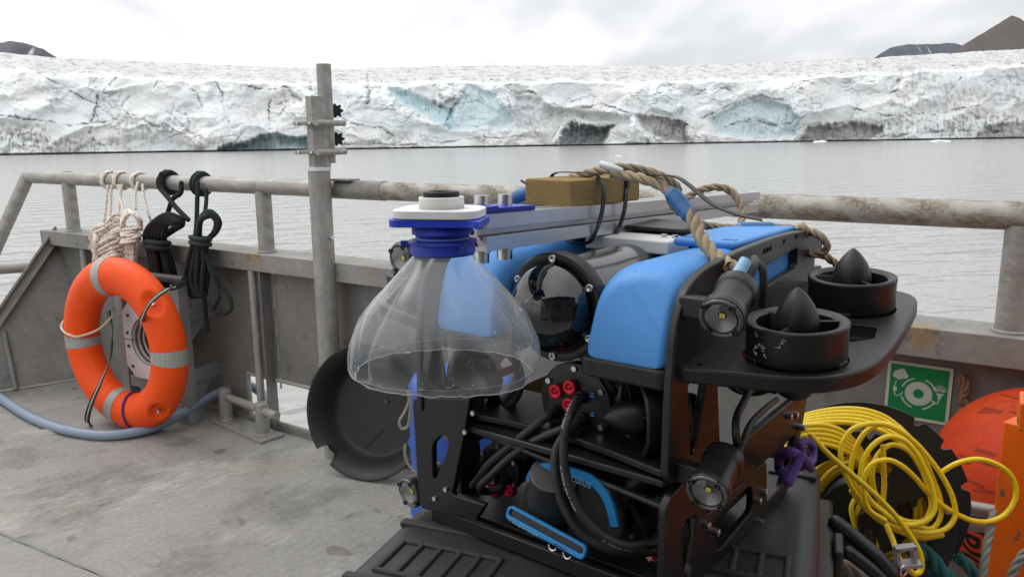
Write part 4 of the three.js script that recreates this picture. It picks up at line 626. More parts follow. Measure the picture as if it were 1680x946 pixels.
// floats with the black trays they sit on
function floatGeo() {
  const s = shapeOf([[-0.0575, -0.052, 0.008], [0.0505, -0.052, 0.008], [0.050, 0.052, 0.030], [-0.048, 0.046, 0.044]], 0.01);
  const n = 26, L = 0.44, base = s.getSpacedPoints(96).slice(0, 96), pos = [], idx = [], uv = []; // lofted along z, rounded nose that leans back
  const sec = []; for (let i = 0; i <= n; i++) { const t = i / n; const a = Math.min(1, t / 0.30); const k = t < 0.30 ? Math.sin(a * Math.PI / 2) : 1; sec.push([t, k]); }
  const m = base.length;
  const zs = [0, 0.0008, 0.0025, 0.005, 0.008, 0.012, 0.017, 0.023, 0.029, 0.036, 0.05, 0.07, 0.12, 0.2, 0.3, 0.40, 0.425, 0.436, 0.44];
  zs.forEach((d, i) => { const nose = d < 0.036 ? Math.sqrt(Math.max(0, 1 - ((0.036 - d) / 0.036) ** 2)) : d > 0.42 ? Math.sqrt(Math.max(0, 1 - ((d - 0.42) / 0.0205) ** 2)) : 1; const sh = 0.013 * (1 - nose);
    for (let k = 0; k < m; k++) { const p = base[k]; const x = Math.sign(p.x) * Math.max(0, Math.abs(p.x) - sh), up = (p.y + 0.052) / 0.107; const y = -0.052 + (p.y + 0.052) * (1 - 0.17 * (1 - nose)) + (p.y < -0.045 ? 0.0 : 0); const ln = 0.034 * Math.pow(clamp((y + 0.052) / 0.107), 1.7) * (d < 0.2 ? 1 - d / 0.2 : 0); pos.push(x, y, -d - ln); uv.push((x + p.y) * 2.2, d * 2.2); } });
  const lean = y => 0.034 * Math.pow(clamp((y + 0.052) / 0.107), 1.7);
  // close both ends with inner rings so that the flat nose shades evenly
  const caps = (row, flip, nose) => { let prev = row; let cx = 0, cy = 0; for (let k = 0; k < m; k++) { cx += pos[(row * m + k) * 3] / m; cy += pos[(row * m + k) * 3 + 1] / m; } cy = 0.5 * (Math.min(...base.map(p => p.y)) + 0.03);
    for (const f of [0.94, 0.8, 0.5, 0.2, 0.0]) { const st = pos.length / 3; for (let k = 0; k < m; k++) { const x = cx + (pos[(row * m + k) * 3] - cx) * f, y = cy + (pos[(row * m + k) * 3 + 1] - cy) * f; pos.push(x, y, nose ? -lean(y) : -0.44); uv.push((x + y) * 2.2, 0); }
      for (let k = 0; k < m; k++) { const a = (typeof prev === 'number' && prev === row ? row * m : prev) + k, a2 = (prev === row ? row * m : prev) + (k + 1) % m, b = st + k, b2 = st + (k + 1) % m; flip ? idx.push(a, b, a2, a2, b, b2) : idx.push(a, a2, b, a2, b2, b); } prev = st; } };
  const q = zs.length; for (let i = 0; i < q - 1; i++) for (let k = 0; k < m; k++) { const a = i * m + k, b = i * m + (k + 1) % m; idx.push(a, a + m, b, b, a + m, b + m); }
  caps(0, false, true); caps(q - 1, true, false);
  const g = new THREE.BufferGeometry(); g.setAttribute('position', new THREE.Float32BufferAttribute(pos, 3)); g.setAttribute('uv', new THREE.Float32BufferAttribute(uv, 2)); g.setIndex(idx); const mg = mergeVertices(g, 1e-5); mg.computeVertexNormals(); return mg;
}
for (const s of [1, -1]) {
  const g = floatGeo(); if (s < 0) { const P = g.attributes.position; for (let i = 0; i < P.count; i++) P.setX(i, -P.getX(i)); const ix = g.index.array; for (let i = 0; i < ix.length; i += 3) { const q = ix[i]; ix[i] = ix[i + 1]; ix[i + 1] = q; } g.computeVertexNormals(); }
  const f = rp('float', g.translate(s * 0.1145, 0.012, 0.038), floatMat);
  rp('float_tray', extr(shapeOf((s > 0 ? [[-0.061, 0.0], [0.052, 0.0], [0.052, -0.40], [-0.061, -0.40]] : [[-0.052, 0.0], [0.061, 0.0], [0.061, -0.40], [-0.052, -0.40]]), 0.018), 0.022, 0.003).rotateX(Math.PI / 2).translate(s * 0.1145, -0.051, 0.040).scale(1, 1, 1), hdpe);
  // raised rear hatch on the float with vents and a screw
  const hatch = obj('hatch', rUp(new RoundedBoxGeometry(0.082, 0.010, 0.22, 4, 0.0048).translate(s * 0.114, 0.0655, -0.255)), floatMat, f);
  for (const dx of [-0.026, 0.026]) for (let k = 0; k < 4; k++) obj('vent', rUp(box(0.0016, 0.001, 0.012, s * 0.114 + dx + (k - 1.5) * 0.005, 0.0706, -0.162)), mat([0.02, 0.13, 0.36], 0.6), hatch);
  obj('hatch_screw', rUp(cyl(V(s * 0.114, 0.070, -0.160), V(s * 0.114, 0.0715, -0.160), 0.0036, 0.003, 14)), boltMat, hatch);
}

// electronics enclosure: tube, flange, clear dome with camera inside
{
  const e = new THREE.Group(); e.name = 'electronics_housing'; rov.add(e);
  const acr = tex(512, 256, (u, v) => { const n = pfbm(u, v, 6, 2, 4, 0.6), st = sstep(0.2, 0.5, pfbm(u, v, 4, 7, 5, 0.6)); const b = 0.20 + 0.05 * n + 0.10 * st; return [b, b, b * 1.01]; });
  rp('tube', cyl(V(0, 0, -0.012), V(0, 0, -0.32), 0.056, 0.056, 64), new THREE.MeshPhysicalMaterial({ map: acr, roughness: 0.22, metalness: 0.0, clearcoat: 0.8, clearcoatRoughness: 0.1 }), e);
  rp('rear_cap', cyl(V(0, 0, -0.32), V(0, 0, -0.345), 0.060, 0.060, 48), anod, e);
  rp('tube_clamp', [0, 1].map(k => cyl(V(0, 0, -0.215 - k * 0.06), V(0, 0, -0.235 - k * 0.06), 0.060, 0.060, 48)), hdpe, e);
  rp('flange', lathe([[0.048, -0.014], [0.0625, -0.014], [0.0642, -0.012], [0.0642, 0.004], [0.0625, 0.006], [0.0545, 0.006], [0.0535, 0.003], [0.048, 0.003]], 72).rotateX(Math.PI / 2), anod, e);
  for (let k = 0; k < 6; k++) { const a = Math.PI / 2 + k * Math.PI / 3, x = Math.cos(a) * 0.0575, y = Math.sin(a) * 0.0575; const sc = rp('flange_screw', lathe([[0, 0.001], [0.0022, 0.001], [0.0024, 0.0035], [0.0042, 0.0035], [0.0045, 0.0028], [0.0045, 0]], 18).rotateX(Math.PI / 2).translate(x, y, 0.006), boltMat, e); }
  const prof = []; for (let i = 0; i <= 24; i++) { const a = i / 24 * Math.PI / 2; prof.push([0.0535 * Math.cos(a), 0.0535 * Math.sin(a) + 0.003]); } prof[24][0] = 0.0001;
  rp('dome', lathe(prof, 64).rotateX(Math.PI / 2), new THREE.MeshPhysicalMaterial({ color: new THREE.Color(0.20, 0.21, 0.235), transmission: 1, thickness: 0, roughness: 0.03, ior: 1.8, metalness: 0 }), e);
  // camera tray inside
  rp('tray', box(0.088, 0.003, 0.05, 0, -0.012, -0.006), mat([0.06, 0.06, 0.065], 0.5), e);
  rp('back_disc', cyl(V(0, 0, -0.011), V(0, 0, -0.009), 0.048, 0.048, 48), mat([0.015, 0.015, 0.018], 0.4), e);
  rp('camera', [box(0.024, 0.024, 0.014, -0.006, 0.002, 0.016, 0.002), cyl(V(-0.006, 0.002, 0.02), V(-0.006, 0.002, 0.031), 0.0068, 0.006, 24)], mat([0.16, 0.165, 0.17], 0.35), e);
  rp('camera_lens', cyl(V(-0.006, 0.002, 0.0312), V(-0.006, 0.002, 0.0322), 0.003, 0.003, 18), mat([0.4, 0.4, 0.42], 0.1, 0.3), e);
  rp('camera_bracket', [box(0.05, 0.036, 0.003, 0.006, 0.004, 0.005), box(0.03, 0.006, 0.012, 0.02, -0.032, 0.012)], mat([0.10, 0.105, 0.13], 0.5), e);
  rp('led_board', box(0.018, 0.016, 0.002, 0.024, 0.008, 0.012), mat([0.03, 0.035, 0.09], 0.4), e);
  rp('connector', [box(0.01, 0.004, 0.008, 0.012, -0.034, 0.024)], mat([0.05, 0.30, 0.33], 0.4), e);
}
// battery housing below with end cap, red vents, cable glands
const penet = (x, y, z, m, parent, r = 0.0095, L = 0.012) => rp('cable_gland', [cyl(V(x, y, z), V(x, y, z + L * 0.5), r, r, 6), cyl(V(x, y, z + L * 0.5), V(x, y, z + L), r * 0.72, r * 0.62, 18)], m, parent);
const vent = (x, y, z, parent, r = 0.0085, L = 0.009) => rp('red_plug', lathe([[0, L], [0.0022, L], [0.0022, L - 0.002], [0.004, L - 0.0018], [0.0042, L], [r - 0.001, L], [r, L - 0.001], [r, 0], [0, 0]], 28).rotateX(Math.PI / 2).translate(x, y, z), redAnod, parent);
{
  const b = new THREE.Group(); b.name = 'battery_housing'; rov.add(b); const z0 = -0.005, c = onF(943, 661, z0);
  rp('tube', cyl(V(c.x, c.y, z0 - 0.012), V(c.x, c.y, -0.30), 0.0445, 0.0445, 48), mat([0.03, 0.03, 0.032], 0.3, 0.3), b);
  rp('end_cap', lathe([[0, 0.002], [0.036, 0.002], [0.038, 0.0], [0.0478, 0], [0.049, -0.0015], [0.049, -0.012], [0.0, -0.012]], 56).rotateX(Math.PI / 2).translate(c.x, c.y, z0), anod, b);
  for (let k = 0; k < 6; k++) { const a = Math.PI / 2 + k * Math.PI / 3; rp('end_screw', cyl(V(c.x + Math.cos(a) * 0.0425, c.y + Math.sin(a) * 0.0425, z0), V(c.x + Math.cos(a) * 0.0425, c.y + Math.sin(a) * 0.0425, z0 + 0.0032), 0.0036, 0.0034, 16), boltMat, b); }
  for (const [px, py] of [[912, 642], [935, 635], [934, 664]]) { const v = onF(px, py, z0 + 0.008); vent(v.x, v.y, z0 + 0.002, b, 0.0088); }
  for (const [px, py] of [[907, 678], [950, 654], [953, 690]]) { const v = onF(px, py, z0 + 0.008); penet(v.x, v.y, z0 + 0.002, anod, b); }
}
// two smaller housings in the skid
{
  for (const [px, py, r, z0, vents, glands] of [[818, 768, 0.033, 0.0, [[805, 788], [812, 806], [834, 805]], [[826, 793]]], [1078, 868, 0.040, -0.01, [[1067, 909]], [[1082, 880], [1095, 898]]]]) {
    const h = new THREE.Group(); h.name = 'small_housing'; rov.add(h); const c = onF(px, py, z0); c.y = Math.max(c.y, -0.286 + r);
    rp('tube', cyl(V(c.x, c.y, z0 - 0.01), V(c.x, c.y, -0.2), r * 0.93, r * 0.93, 40), mat([0.02, 0.02, 0.022], 0.3, 0.2), h);
    rp('end_cap', lathe([[0, 0.001], [r * 0.8, 0.001], [r * 0.82, 0], [r - 0.001, 0], [r, -0.001], [r, -0.012], [0, -0.012]], 44).rotateX(Math.PI / 2).translate(c.x, c.y, z0), anod, h);
    for (let k = 0; k < 6; k++) { const a = Math.PI / 6 + k * Math.PI / 3; rp('end_screw', cyl(V(c.x + Math.cos(a) * r * 0.89, c.y + Math.sin(a) * r * 0.89, z0), V(c.x + Math.cos(a) * r * 0.89, c.y + Math.sin(a) * r * 0.89, z0 + 0.003), 0.003, 0.0028, 14), boltMat, h); }
    for (const [x, y] of vents) { const v = onF(x, y, z0 + 0.008); vent(v.x, v.y, z0 + 0.001, h, 0.0088); }
    for (const [x, y] of glands) { const v = onF(x, y, z0 + 0.008); penet(v.x, v.y, z0 + 0.001, anod, h, 0.009); }
  }
}
// thrusters: nozzle, three stator vanes, nose cone, motor bell (local +y is the outlet)
const thr = (() => {
  const R = 0.0500;
  const nozzle = lathe([[0.0395, 0.000], [0.0385, -0.012], [0.0382, -0.03], [0.040, -0.046], [0.0445, -0.0475], [0.0455, -0.046], [0.0462, -0.034], [0.0490, -0.033], [0.0493, -0.006], [0.0500, 0.000], [0.0496, 0.0028], [0.0470, 0.0036], [0.0425, 0.0022], [0.0395, 0.000]], 72);
  const cone = lathe([[0.0215, -0.030], [0.0222, -0.004], [0.0216, 0.003], [0.0200, 0.010], [0.0170, 0.0175], [0.0125, 0.0250], [0.0072, 0.0315], [0.0025, 0.0356], [0, 0.0368]], 40);
  const vane = a => box(0.024, 0.016, 0.0032, 0.030, -0.006, 0, 0.001).rotateX(0.25).rotateY(a);
  const bell = lathe([[0, -0.082], [0.008, -0.0812], [0.016, -0.076], [0.0215, -0.066], [0.0235, -0.052], [0.0235, -0.034], [0.0, -0.034]], 36);
  const blade = a => { const g = new THREE.PlaneGeometry(0.024, 0.020, 6, 4); const p = g.attributes.position; for (let i = 0; i < p.count; i++) { const x = p.getX(i); p.setZ(i, 0.004 * Math.cos(p.getY(i) * 120)); } g.rotateX(-0.9 ).translate(0.031, -0.028, 0).rotateY(a); return g; };
  const clip = a => box(0.017, 0.012, 0.004, 0, -0.037, 0.0485, 0.001).rotateY(a);
  return { nozzle, cone, vane, bell, blade, clip };
})();
const bladeMat = mat([0.014, 0.014, 0.015], 0.45, 0, { side: THREE.DoubleSide });
function thruster(place, turn) {
  const g = new THREE.Group(); g.name = 'thruster'; rov.add(g);
  const put = (n, q, m) => obj(n, q.clone().applyMatrix4(place).translate(0, RB, 0), m, g);
  put('nozzle', thr.nozzle, nylon); put('nose_cone', thr.cone, nylon); put('motor_bell', thr.bell, nylon);
  for (let k = 0; k < 3; k++) { put('vane', thr.vane(turn + k * 2.094), nylon); put('blade', thr.blade(turn + 0.6 + k * 2.094), bladeMat); put('clip', thr.clip(turn + 0.9 + k * 2.094), nylon); }
  return g;
}
const scratchM = mat([0.42, 0.42, 0.41], 0.8);
function scratches(cx, cy, cz, a0, a1, n, seed) { const r = rng(seed), g = []; for (let k = 0; k < n; k++) { let a = lerp(a0, a1, r()), y = -0.008 - 0.022 * r(); const P = []; for (let i = 0; i < 7; i++) { P.push(V(cx + Math.sin(a) * 0.0495, cy + y, cz + Math.cos(a) * 0.0495)); a += (r() - 0.45) * 0.09; y += (r() - 0.5) * 0.006; } g.push(tube(P, 0.00032, { n: 24, rad: 4 })); } rp('scratch', g, scratchM).userData.kind = 'stuff'; }
scratches(0.262, 0.012, -0.046, -0.75, 0.05, 9, 41);
const WK = 0.073; // the thruster wings rise a little towards the stern
for (const s of [1, -1]) {
  const tilt = new THREE.Matrix4().makeRotationX(WK);
  const wingY = z => -0.030 - WK * z;
  const sh = shapeOf([[0.166, 0.040, 0.004], [0.200, 0.034, 0.01], [0.300, 0.008, 0.03], [0.332, -0.040, 0.05], [0.337, -0.100, 0.06], [0.332, -0.210, 0.06], [0.322, -0.320, 0.03], [0.300, -0.352, 0.02], [0.166, -0.352, 0.004], [0.166, -0.175, 0.004], [0.166, -0.12, 0.004]].map(([x, z, r]) => [s * x, z, r]).slice()[s > 0 ? 'slice' : 'reverse'](), 0.004);
  sh.holes.push(circ(s * 0.262, -0.046, 0.0545), circ(s * 0.259, -0.250, 0.0545));
  sh.holes.push(new THREE.Path(shapeOf([[s * 0.190, -0.125], [s * 0.298, -0.112], [s * 0.318, -0.138], [s * 0.310, -0.182], [s * 0.19, -0.172]], 0.008).getPoints(6)));
  const g = extr(sh, 0.017, 0.003).rotateX(Math.PI / 2).scale(1, 1, 1); // shape y -> +z
  g.translate(0, -0.0085, 0).applyMatrix4(tilt).translate(0, -0.030, 0);
  rp('thruster_wing', g, hdpe);
  for (const [x, z, rim, turn] of [[0.262, -0.046, 0.012, 0.5], [0.259, -0.250, 0.027, 1.3]]) thruster(new THREE.Matrix4().makeTranslation(s * x, rim - 0.0036, z).multiply(tilt), turn);
  rp('wing_screw', [[0.19, 0.02], [0.185, -0.11]].map(([x, z]) => cyl(V(s * x, wingY(z), z), V(s * x, wingY(z) + 0.001, z), 0.003, 0.003, 10)), anod);
}
// four level thrusters set at 45 degrees
for (const [x, z, ay] of [[0.110, 0.005, 0.75], [-0.105, 0.005, -0.75], [0.11, -0.30, Math.PI - 0.75], [-0.11, -0.30, Math.PI + 0.75]]) {
  const m = new THREE.Matrix4().makeTranslation(x, -0.108, z).multiply(new THREE.Matrix4().makeRotationY(-ay + (z > -0.1 ? 0 : 0))).multiply(new THREE.Matrix4().makeRotationX(Math.PI / 2));
  thruster(m, 0.3);
}
// lights
function lumen(px, py, zf, dir, opt = {}) {
  const c = onF(px, py, zf), d = dir.clone().normalize(), L = 0.058;
  const g = new THREE.Group(); g.name = 'lamp'; rov.add(g);
  const put = (n, q, m) => obj(n, align(q, V(0, 0, 0), d).translate(c.x, c.y + RB, c.z), m, g);
  put('body', lathe([[0, -L], [0.019, -L], [0.0205, -L + 0.002], [0.0205, -L + 0.014], [0.0185, -L + 0.016], [0.0185, -0.014], [0.0215, -0.012], [0.0218, -0.001], [0.0205, 0.0], [0.016, 0.0], [0.0155, -0.006], [0, -0.006]], 44), anod);
  put('reflector', lathe([[0.0045, -0.0052], [0.007, -0.0045], [0.011, -0.0025], [0.0148, 0.0004]], 40), mat([0.20, 0.20, 0.195], 0.35, 0.6));
  put('led', box(0.0052, 0.001, 0.0052, 0, -0.0046, 0), mat([0.72, 0.62, 0.08], 0.5));
  put('lens', lathe([[0.0175, 0.0002], [0.015, 0.0035], [0.010, 0.0062], [0.005, 0.0074], [0.0001, 0.0078]], 40), new THREE.MeshPhysicalMaterial({ color: 0xffffff, transmission: 1, thickness: 0, roughness: 0.05, ior: 1.5 }));
  put('lens_rim', new THREE.TorusGeometry(0.0185, 0.0022, 8, 44).rotateX(Math.PI / 2).translate(0, 0.0006, 0), mat([0.10, 0.10, 0.10], 0.25, 0.2));
  for (let k = 0; k < 4; k++) { const a = 0.6 + k * Math.PI / 2; put('lens_screw', lathe([[0, 0.0012], [0.0018, 0.0012], [0.002, 0.004], [0.0034, 0.004], [0.0034, -0.002], [0, -0.002]], 14).translate(Math.cos(a) * 0.0182, 0, Math.sin(a) * 0.0182), anod); }
  const back = c.clone().addScaledVector(d, -L);
  rp('lamp_bracket', [box(Math.abs(PL - Math.abs(c.x)), 0.022, 0.016, Math.sign(c.x) * (PL + Math.abs(c.x)) / 2, c.y, c.z - 0.032, 0.003)], hdpe, g);
  if (opt.gland) put('blue_gland', cyl(V(0.008, -L, 0.006), V(0.008, -L - 0.012, 0.006), 0.0062, 0.005, 18), mat([0.18, 0.36, 0.55], 0.4));
  return back;
}
const fwd = V(0.02, -0.13, 1);
const lb1 = lumen(1183, 522, 0.062, V(0.12, -0.36, 1), { gland: true }), lb2 = lumen(1160, 808, 0.062, V(0.10, -0.30, 1), { gland: true }), lb3 = lumen(671, 808, 0.052, V(-0.12, -0.12, 1)), lb4 = lumen(657, 424, 0.03, V(-0.1, -0.05, 1));

rp('blue_gland', cyl(lb1.clone().add(V(0.0, 0.010, 0.006)), lb1.clone().add(V(0.004, 0.026, -0.008)), 0.0075, 0.0065, 20), mat([0.22, 0.40, 0.58], 0.4));
// cables
const printed = (() => { const c = document.createElement('canvas'); c.width = 1024; c.height = 64; const x = c.getContext('2d'); x.fillStyle = '#1f1f20'; x.fillRect(0, 0, 1024, 64); x.fillStyle = '#b9b9b6'; x.font = 'bold 15px monospace'; for (let k = 0; k < 3; k++) x.fillText('WL-IQUCAB-PUR-2.18AWG', 40 + k * 340, 14); const t = new THREE.CanvasTexture(c); t.colorSpace = THREE.SRGBColorSpace; t.wrapS = t.wrapT = THREE.RepeatWrapping; return new THREE.MeshPhysicalMaterial({ map: t, roughness: 0.55 }); })();
const cable = (pts, r = 0.0052, m = rubber) => rp('cable', tube(pts, r, { n: 70, rad: 12 }), m);
const cF = (px, py, f) => onF(px, py, f);
cable([cF(907, 678, 0.005), cF(897, 683, 0.022), cF(870, 705, 0.034), cF(830, 738, 0.040), cF(800, 765, 0.036), cF(784, 788, 0.026), cF(776, 797, 0.016)], 0.0055);
cable([cF(950, 690, 0.005), cF(925, 703, 0.025), cF(880, 722, 0.036), cF(840, 748, 0.042), cF(808, 778, 0.046), cF(788, 800, 0.038), cF(800, 806, 0.024), cF(822, 800, 0.014)], 0.0050, printed);
cable([cF(953, 656, 0.004), cF(943, 664, 0.026), cF(931, 692, 0.050), cF(925, 735, 0.062), cF(930, 785, 0.068), cF(950, 835, 0.070), cF(985, 875, 0.066), cF(1025, 895, 0.055), cF(1060, 893, 0.035), cF(1084, 884, 0.006)], 0.0052, printed);
cable([cF(955, 690, 0.004), cF(935, 705, 0.026), cF(914, 735, 0.046), cF(912, 780, 0.058), cF(926, 832, 0.064), cF(958, 878, 0.062), cF(1000, 900, 0.052), cF(1050, 906, 0.030), cF(1093, 900, 0.004)], 0.0054);
cable([lb2.clone().add(V(0.01, 0.004, 0)), onLat(1214, 745, 0.215), onLat(1208, 715, 0.22), onLat(1208, 690, 0.215), onLat(1220, 660, 0.20), onLat(1234, 632, 0.19)], 0.0042);
cable([lb2.clone().add(V(0.012, 0, 0.004)), onLat(1219, 725, 0.222), onLat(1232, 695, 0.205), onLat(1256, 670, 0.19), onLat(1275, 655, 0.17)], 0.0038);
cable([lb1.clone().add(V(0.008, 0.006, 0.004)), lb1.clone().add(V(0.01, 0.02, -0.012)), onLat(1240, 428, 0.20), onLat(1251, 440, 0.21), onLat(1253, 470, 0.212), onLat(1252, 500, 0.21)], 0.0042);

cable([cF(845, 760, -0.02), cF(880, 740, 0.0), cF(930, 735, 0.01), cF(985, 750, 0.0), cF(1040, 775, -0.02)], 0.0042);
cable([cF(870, 800, -0.03), cF(905, 760, -0.02), cF(960, 740, -0.02), cF(1020, 745, -0.03), cF(1075, 770, -0.04)], 0.0045);
cable([cF(990, 760, -0.03), cF(1020, 800, 0.0), cF(1040, 840, 0.01), cF(1060, 880, 0.0)], 0.0045);
cable([cF(1010, 640, -0.03), cF(990, 690, -0.01), cF(985, 730, -0.02), cF(1000, 760, -0.04)], 0.004);
rp('control_pod', new RoundedBoxGeometry(0.16, 0.075, 0.16, 3, 0.02).translate(0.03, -0.225, -0.15), anod);
rp('pod_ring', [-0.10, -0.15, -0.20].map(z => box(0.164, 0.079, 0.006, 0.03, -0.225, z, 0.002)), hdpe);
// imaging sonar with blue trim
{
  const sn = new THREE.Group(); sn.name = 'sonar'; rov.add(sn);
  const zS = 0.070, a = onF(833, 838, zS), b = onF(962, 908, zS), mid = a.clone().add(b).multiplyScalar(0.5), ang = Math.atan2(b.y - a.y, b.x - a.x);
  const W = Math.hypot(b.x - a.x, b.y - a.y), put = (n, g, m) => obj(n, geo(g).rotateX(-0.25).rotateZ(ang).translate(mid.x, mid.y + RB, zS), m, sn);
  const ringS = shapeOf([[-W / 2, -0.0085], [W / 2, -0.0085], [W / 2, 0.0085], [-W / 2, 0.0085]], 0.0075); ringS.holes.push(new THREE.Path(shapeOf([[-W / 2 + 0.0035, -0.0030], [W / 2 - 0.0035, -0.0030], [W / 2 - 0.0035, 0.0055], [-W / 2 + 0.0035, 0.0055]], 0.004).getPoints(6)));
  put('blue_face_ring', extr(ringS, 0.006, 0.001), blueTape);
  put('window', box(W - 0.008, 0.012, 0.004, 0, 0, -0.002, 0.002), mat([0.008, 0.008, 0.009], 0.2));
  const bodyM = mat([0.017, 0.017, 0.018], 0.42), zB = 0.050, bp = (x, y, z = zB) => onF(x, y, z);
  const shr = [[842, 838], [852, 806], [868, 778], [890, 764], [930, 768], [966, 781], [996, 808], [1012, 850], [1016, 884], [985, 902], [930, 880]].map(q => { const v = bp(...q); return [v.x, v.y]; });
  rp('shroud', extr(shapeOf(shr, 0.006), 0.010, 0.002).translate(0, 0, zB - 0.012), bodyM, sn);
  { const c0 = bp(925, 822); rp('body', new RoundedBoxGeometry(0.125, 0.075, 0.09, 5, 0.02).rotateZ(-0.2).translate(c0.x, c0.y, zB - 0.062), bodyM, sn);
    rp('front_housing', geo([lathe([[0, 0.028], [0.029, 0.028], [0.031, 0.025], [0.032, 0.006], [0.034, 0.003], [0.034, -0.012], [0.036, -0.014], [0.036, -0.034], [0, -0.034]], 44)]).rotateX(0.35).rotateZ(-0.2).translate(c0.x - 0.020, c0.y + 0.004, zB - 0.016), bodyM, sn); }
  // blue band over the top and down one side
  const arc = [[864, 792], [872, 776], [888, 769], [912, 771], [940, 779], [966, 790], [986, 810], [998, 836], [1005, 866]].map(q => { const v = bp(...q); return V(v.x, v.y, 0); });
  const c = new THREE.CatmullRomCurve3(arc, false, 'centripetal'), n = 60, pos = [], idx = []; const hw = 0.0050;
  for (let i = 0; i <= n; i++) { const p = c.getPointAt(i / n), t = c.getTangentAt(i / n), nn = V(-t.y, t.x, 0); for (const [k, z] of [[-1, 0], [-1, 0.004], [1, 0.004], [1, 0]]) pos.push(p.x + nn.x * hw * k, p.y + nn.y * hw * k, z + zB - 0.0075); }
  for (let i = 0; i < n; i++) for (let k = 0; k < 4; k++) { const q = i * 4 + k, w = i * 4 + (k + 1) % 4; idx.push(q, q + 4, w, w, q + 4, w + 4); }
  let bg = new THREE.BufferGeometry(); bg.setAttribute('position', new THREE.Float32BufferAttribute(pos, 3)); bg.setIndex(idx); bg = toCreasedNormals(bg, 0.5); rp('blue_band', bg, blueTape, sn);
  const font = await new FontLoader().loadAsync('fonts/droid/droid_sans_bold.typeface.json'), fontR = await new FontLoader().loadAsync('fonts/droid/droid_sans_regular.typeface.json');
  const tx = (str, f, size, x, y, z, rz, m, nm = 'lettering') => { const g = new TextGeometry(str, { font: f, size, depth: 0.0004, curveSegments: 3, bevelEnabled: false }); put(nm, g.rotateZ(rz).translate(x, y, z), m); };
  const pale = mat([0.16, 0.42, 0.62], 0.5), dark = mat([0.02, 0.10, 0.2], 0.5);
  for (const [str, f, size, qx, qy, qx2, qy2] of [['bp', font, 0.0085, 882, 775, 912, 777], ['oculus', fontR, 0.0082, 926, 783, 970, 800]]) { const v = bp(qx, qy), v2 = bp(qx2, qy2), g = new TextGeometry(str, { font: f, size, depth: 0.0004, curveSegments: 3 }); rp('lettering', g.rotateZ(Math.atan2(v2.y - v.y, v2.x - v.x)).translate(v.x, v.y - 0.003, zB - 0.0034), pale, sn); }
  tx('blueprint subsea', font, 0.0032, -W / 2 + 0.012, -0.0085, 0.0031, 0, pale);
  tx('M750d', font, 0.0036, W / 2 - 0.040, -0.0086, 0.0031, 0, dark);
  put('foot_clip', [0.014, 0.034].map(x => new THREE.TorusGeometry(0.005, 0.0013, 6, 16, Math.PI).rotateZ(Math.PI).translate(x, -0.0105, 0.001)), boltMat);
  // OK stamped on the red plugs
  for (const [px, py, z, rz, sz] of [[1064, 911, 0.0006, -1.05, 0.0072], [804, 789, 0.0106, 3.3, 0.0066]]) { const v = onF(px, py, z); const g = new TextGeometry('OK', { font, size: sz, depth: 0.0004, curveSegments: 3 }); g.computeBoundingBox(); const bb = g.boundingBox; g.translate(-(bb.max.x + bb.min.x) / 2, -(bb.max.y + bb.min.y) / 2, 0).rotateZ(rz); rp('plug_lettering', g.translate(v.x, v.y, z), mat([0.75, 0.72, 0.72], 0.6)); }
  const pm = mat([0.55, 0.55, 0.55], 0.6), bm = mat([0.05, 0.22, 0.5], 0.5);
  for (const [px, py, z] of [[1058, 860, -0.0085], [1083, 866, -0.0085], [971, 650, -0.002], [972, 681, -0.002]]) { const v = onF(px, py, z); rp('port_mark', [box(0.006, 0.0022, 0.0006, v.x, v.y, z), box(0.004, 0.0016, 0.0006, v.x + 0.001, v.y + 0.0035, z)], bm); }
}
// purple lashing through the port skid plate
{
  const pr = thing('purple_cord', 'purple flecked cord knotted through the black side plate of the underwater robot', 'cord', RO.clone().setY(CASE_Y), -RA);
  const pm = new THREE.MeshPhysicalMaterial({ map: withRep(tex(128, 64, (u, v) => { const t = ((u * 26 + v * 2) % 1 + 1) % 1, q = ((u * 26 - v * 2) % 1 + 1) % 1; const b = t < 0.22 && q < 0.5; return b ? [0.20, 0.42, 0.70] : [0.33, 0.17, 0.45]; }), 2, 1), roughness: 0.85 });
  const w = (x, y, l) => onLat(x, y, l);
  obj('knot', [
    tube([[1278, 768, 0.19], [1282, 748, 0.215], [1296, 742, 0.228], [1314, 748, 0.23], [1328, 764, 0.225], [1331, 768, 0.222]].map(q => w(...q)), 0.0058, { n: 60, rad: 10 }),
    tube([[1318, 745, 0.19], [1312, 732, 0.19], [1322, 723, 0.19], [1334, 735, 0.19], [1334, 752, 0.195], [1320, 764, 0.205], [1300, 768, 0.215], [1284, 776, 0.21], [1278, 764, 0.20]].map(q => w(...q)), 0.0058, { n: 70, rad: 10 }),
    tube([[1312, 748, 0.235], [1306, 764, 0.235], [1298, 782, 0.235], [1294, 790, 0.235]].map(q => w(...q)), 0.0062, { n: 30, rad: 10 }),
    tube([[1306, 748, 0.19], [1294, 738, 0.18], [1290, 746, 0.17]].map(q => w(...q)), 0.0055, { n: 20, rad: 8 })], pm, pr).geometry.translate(0, RB, 0);
}
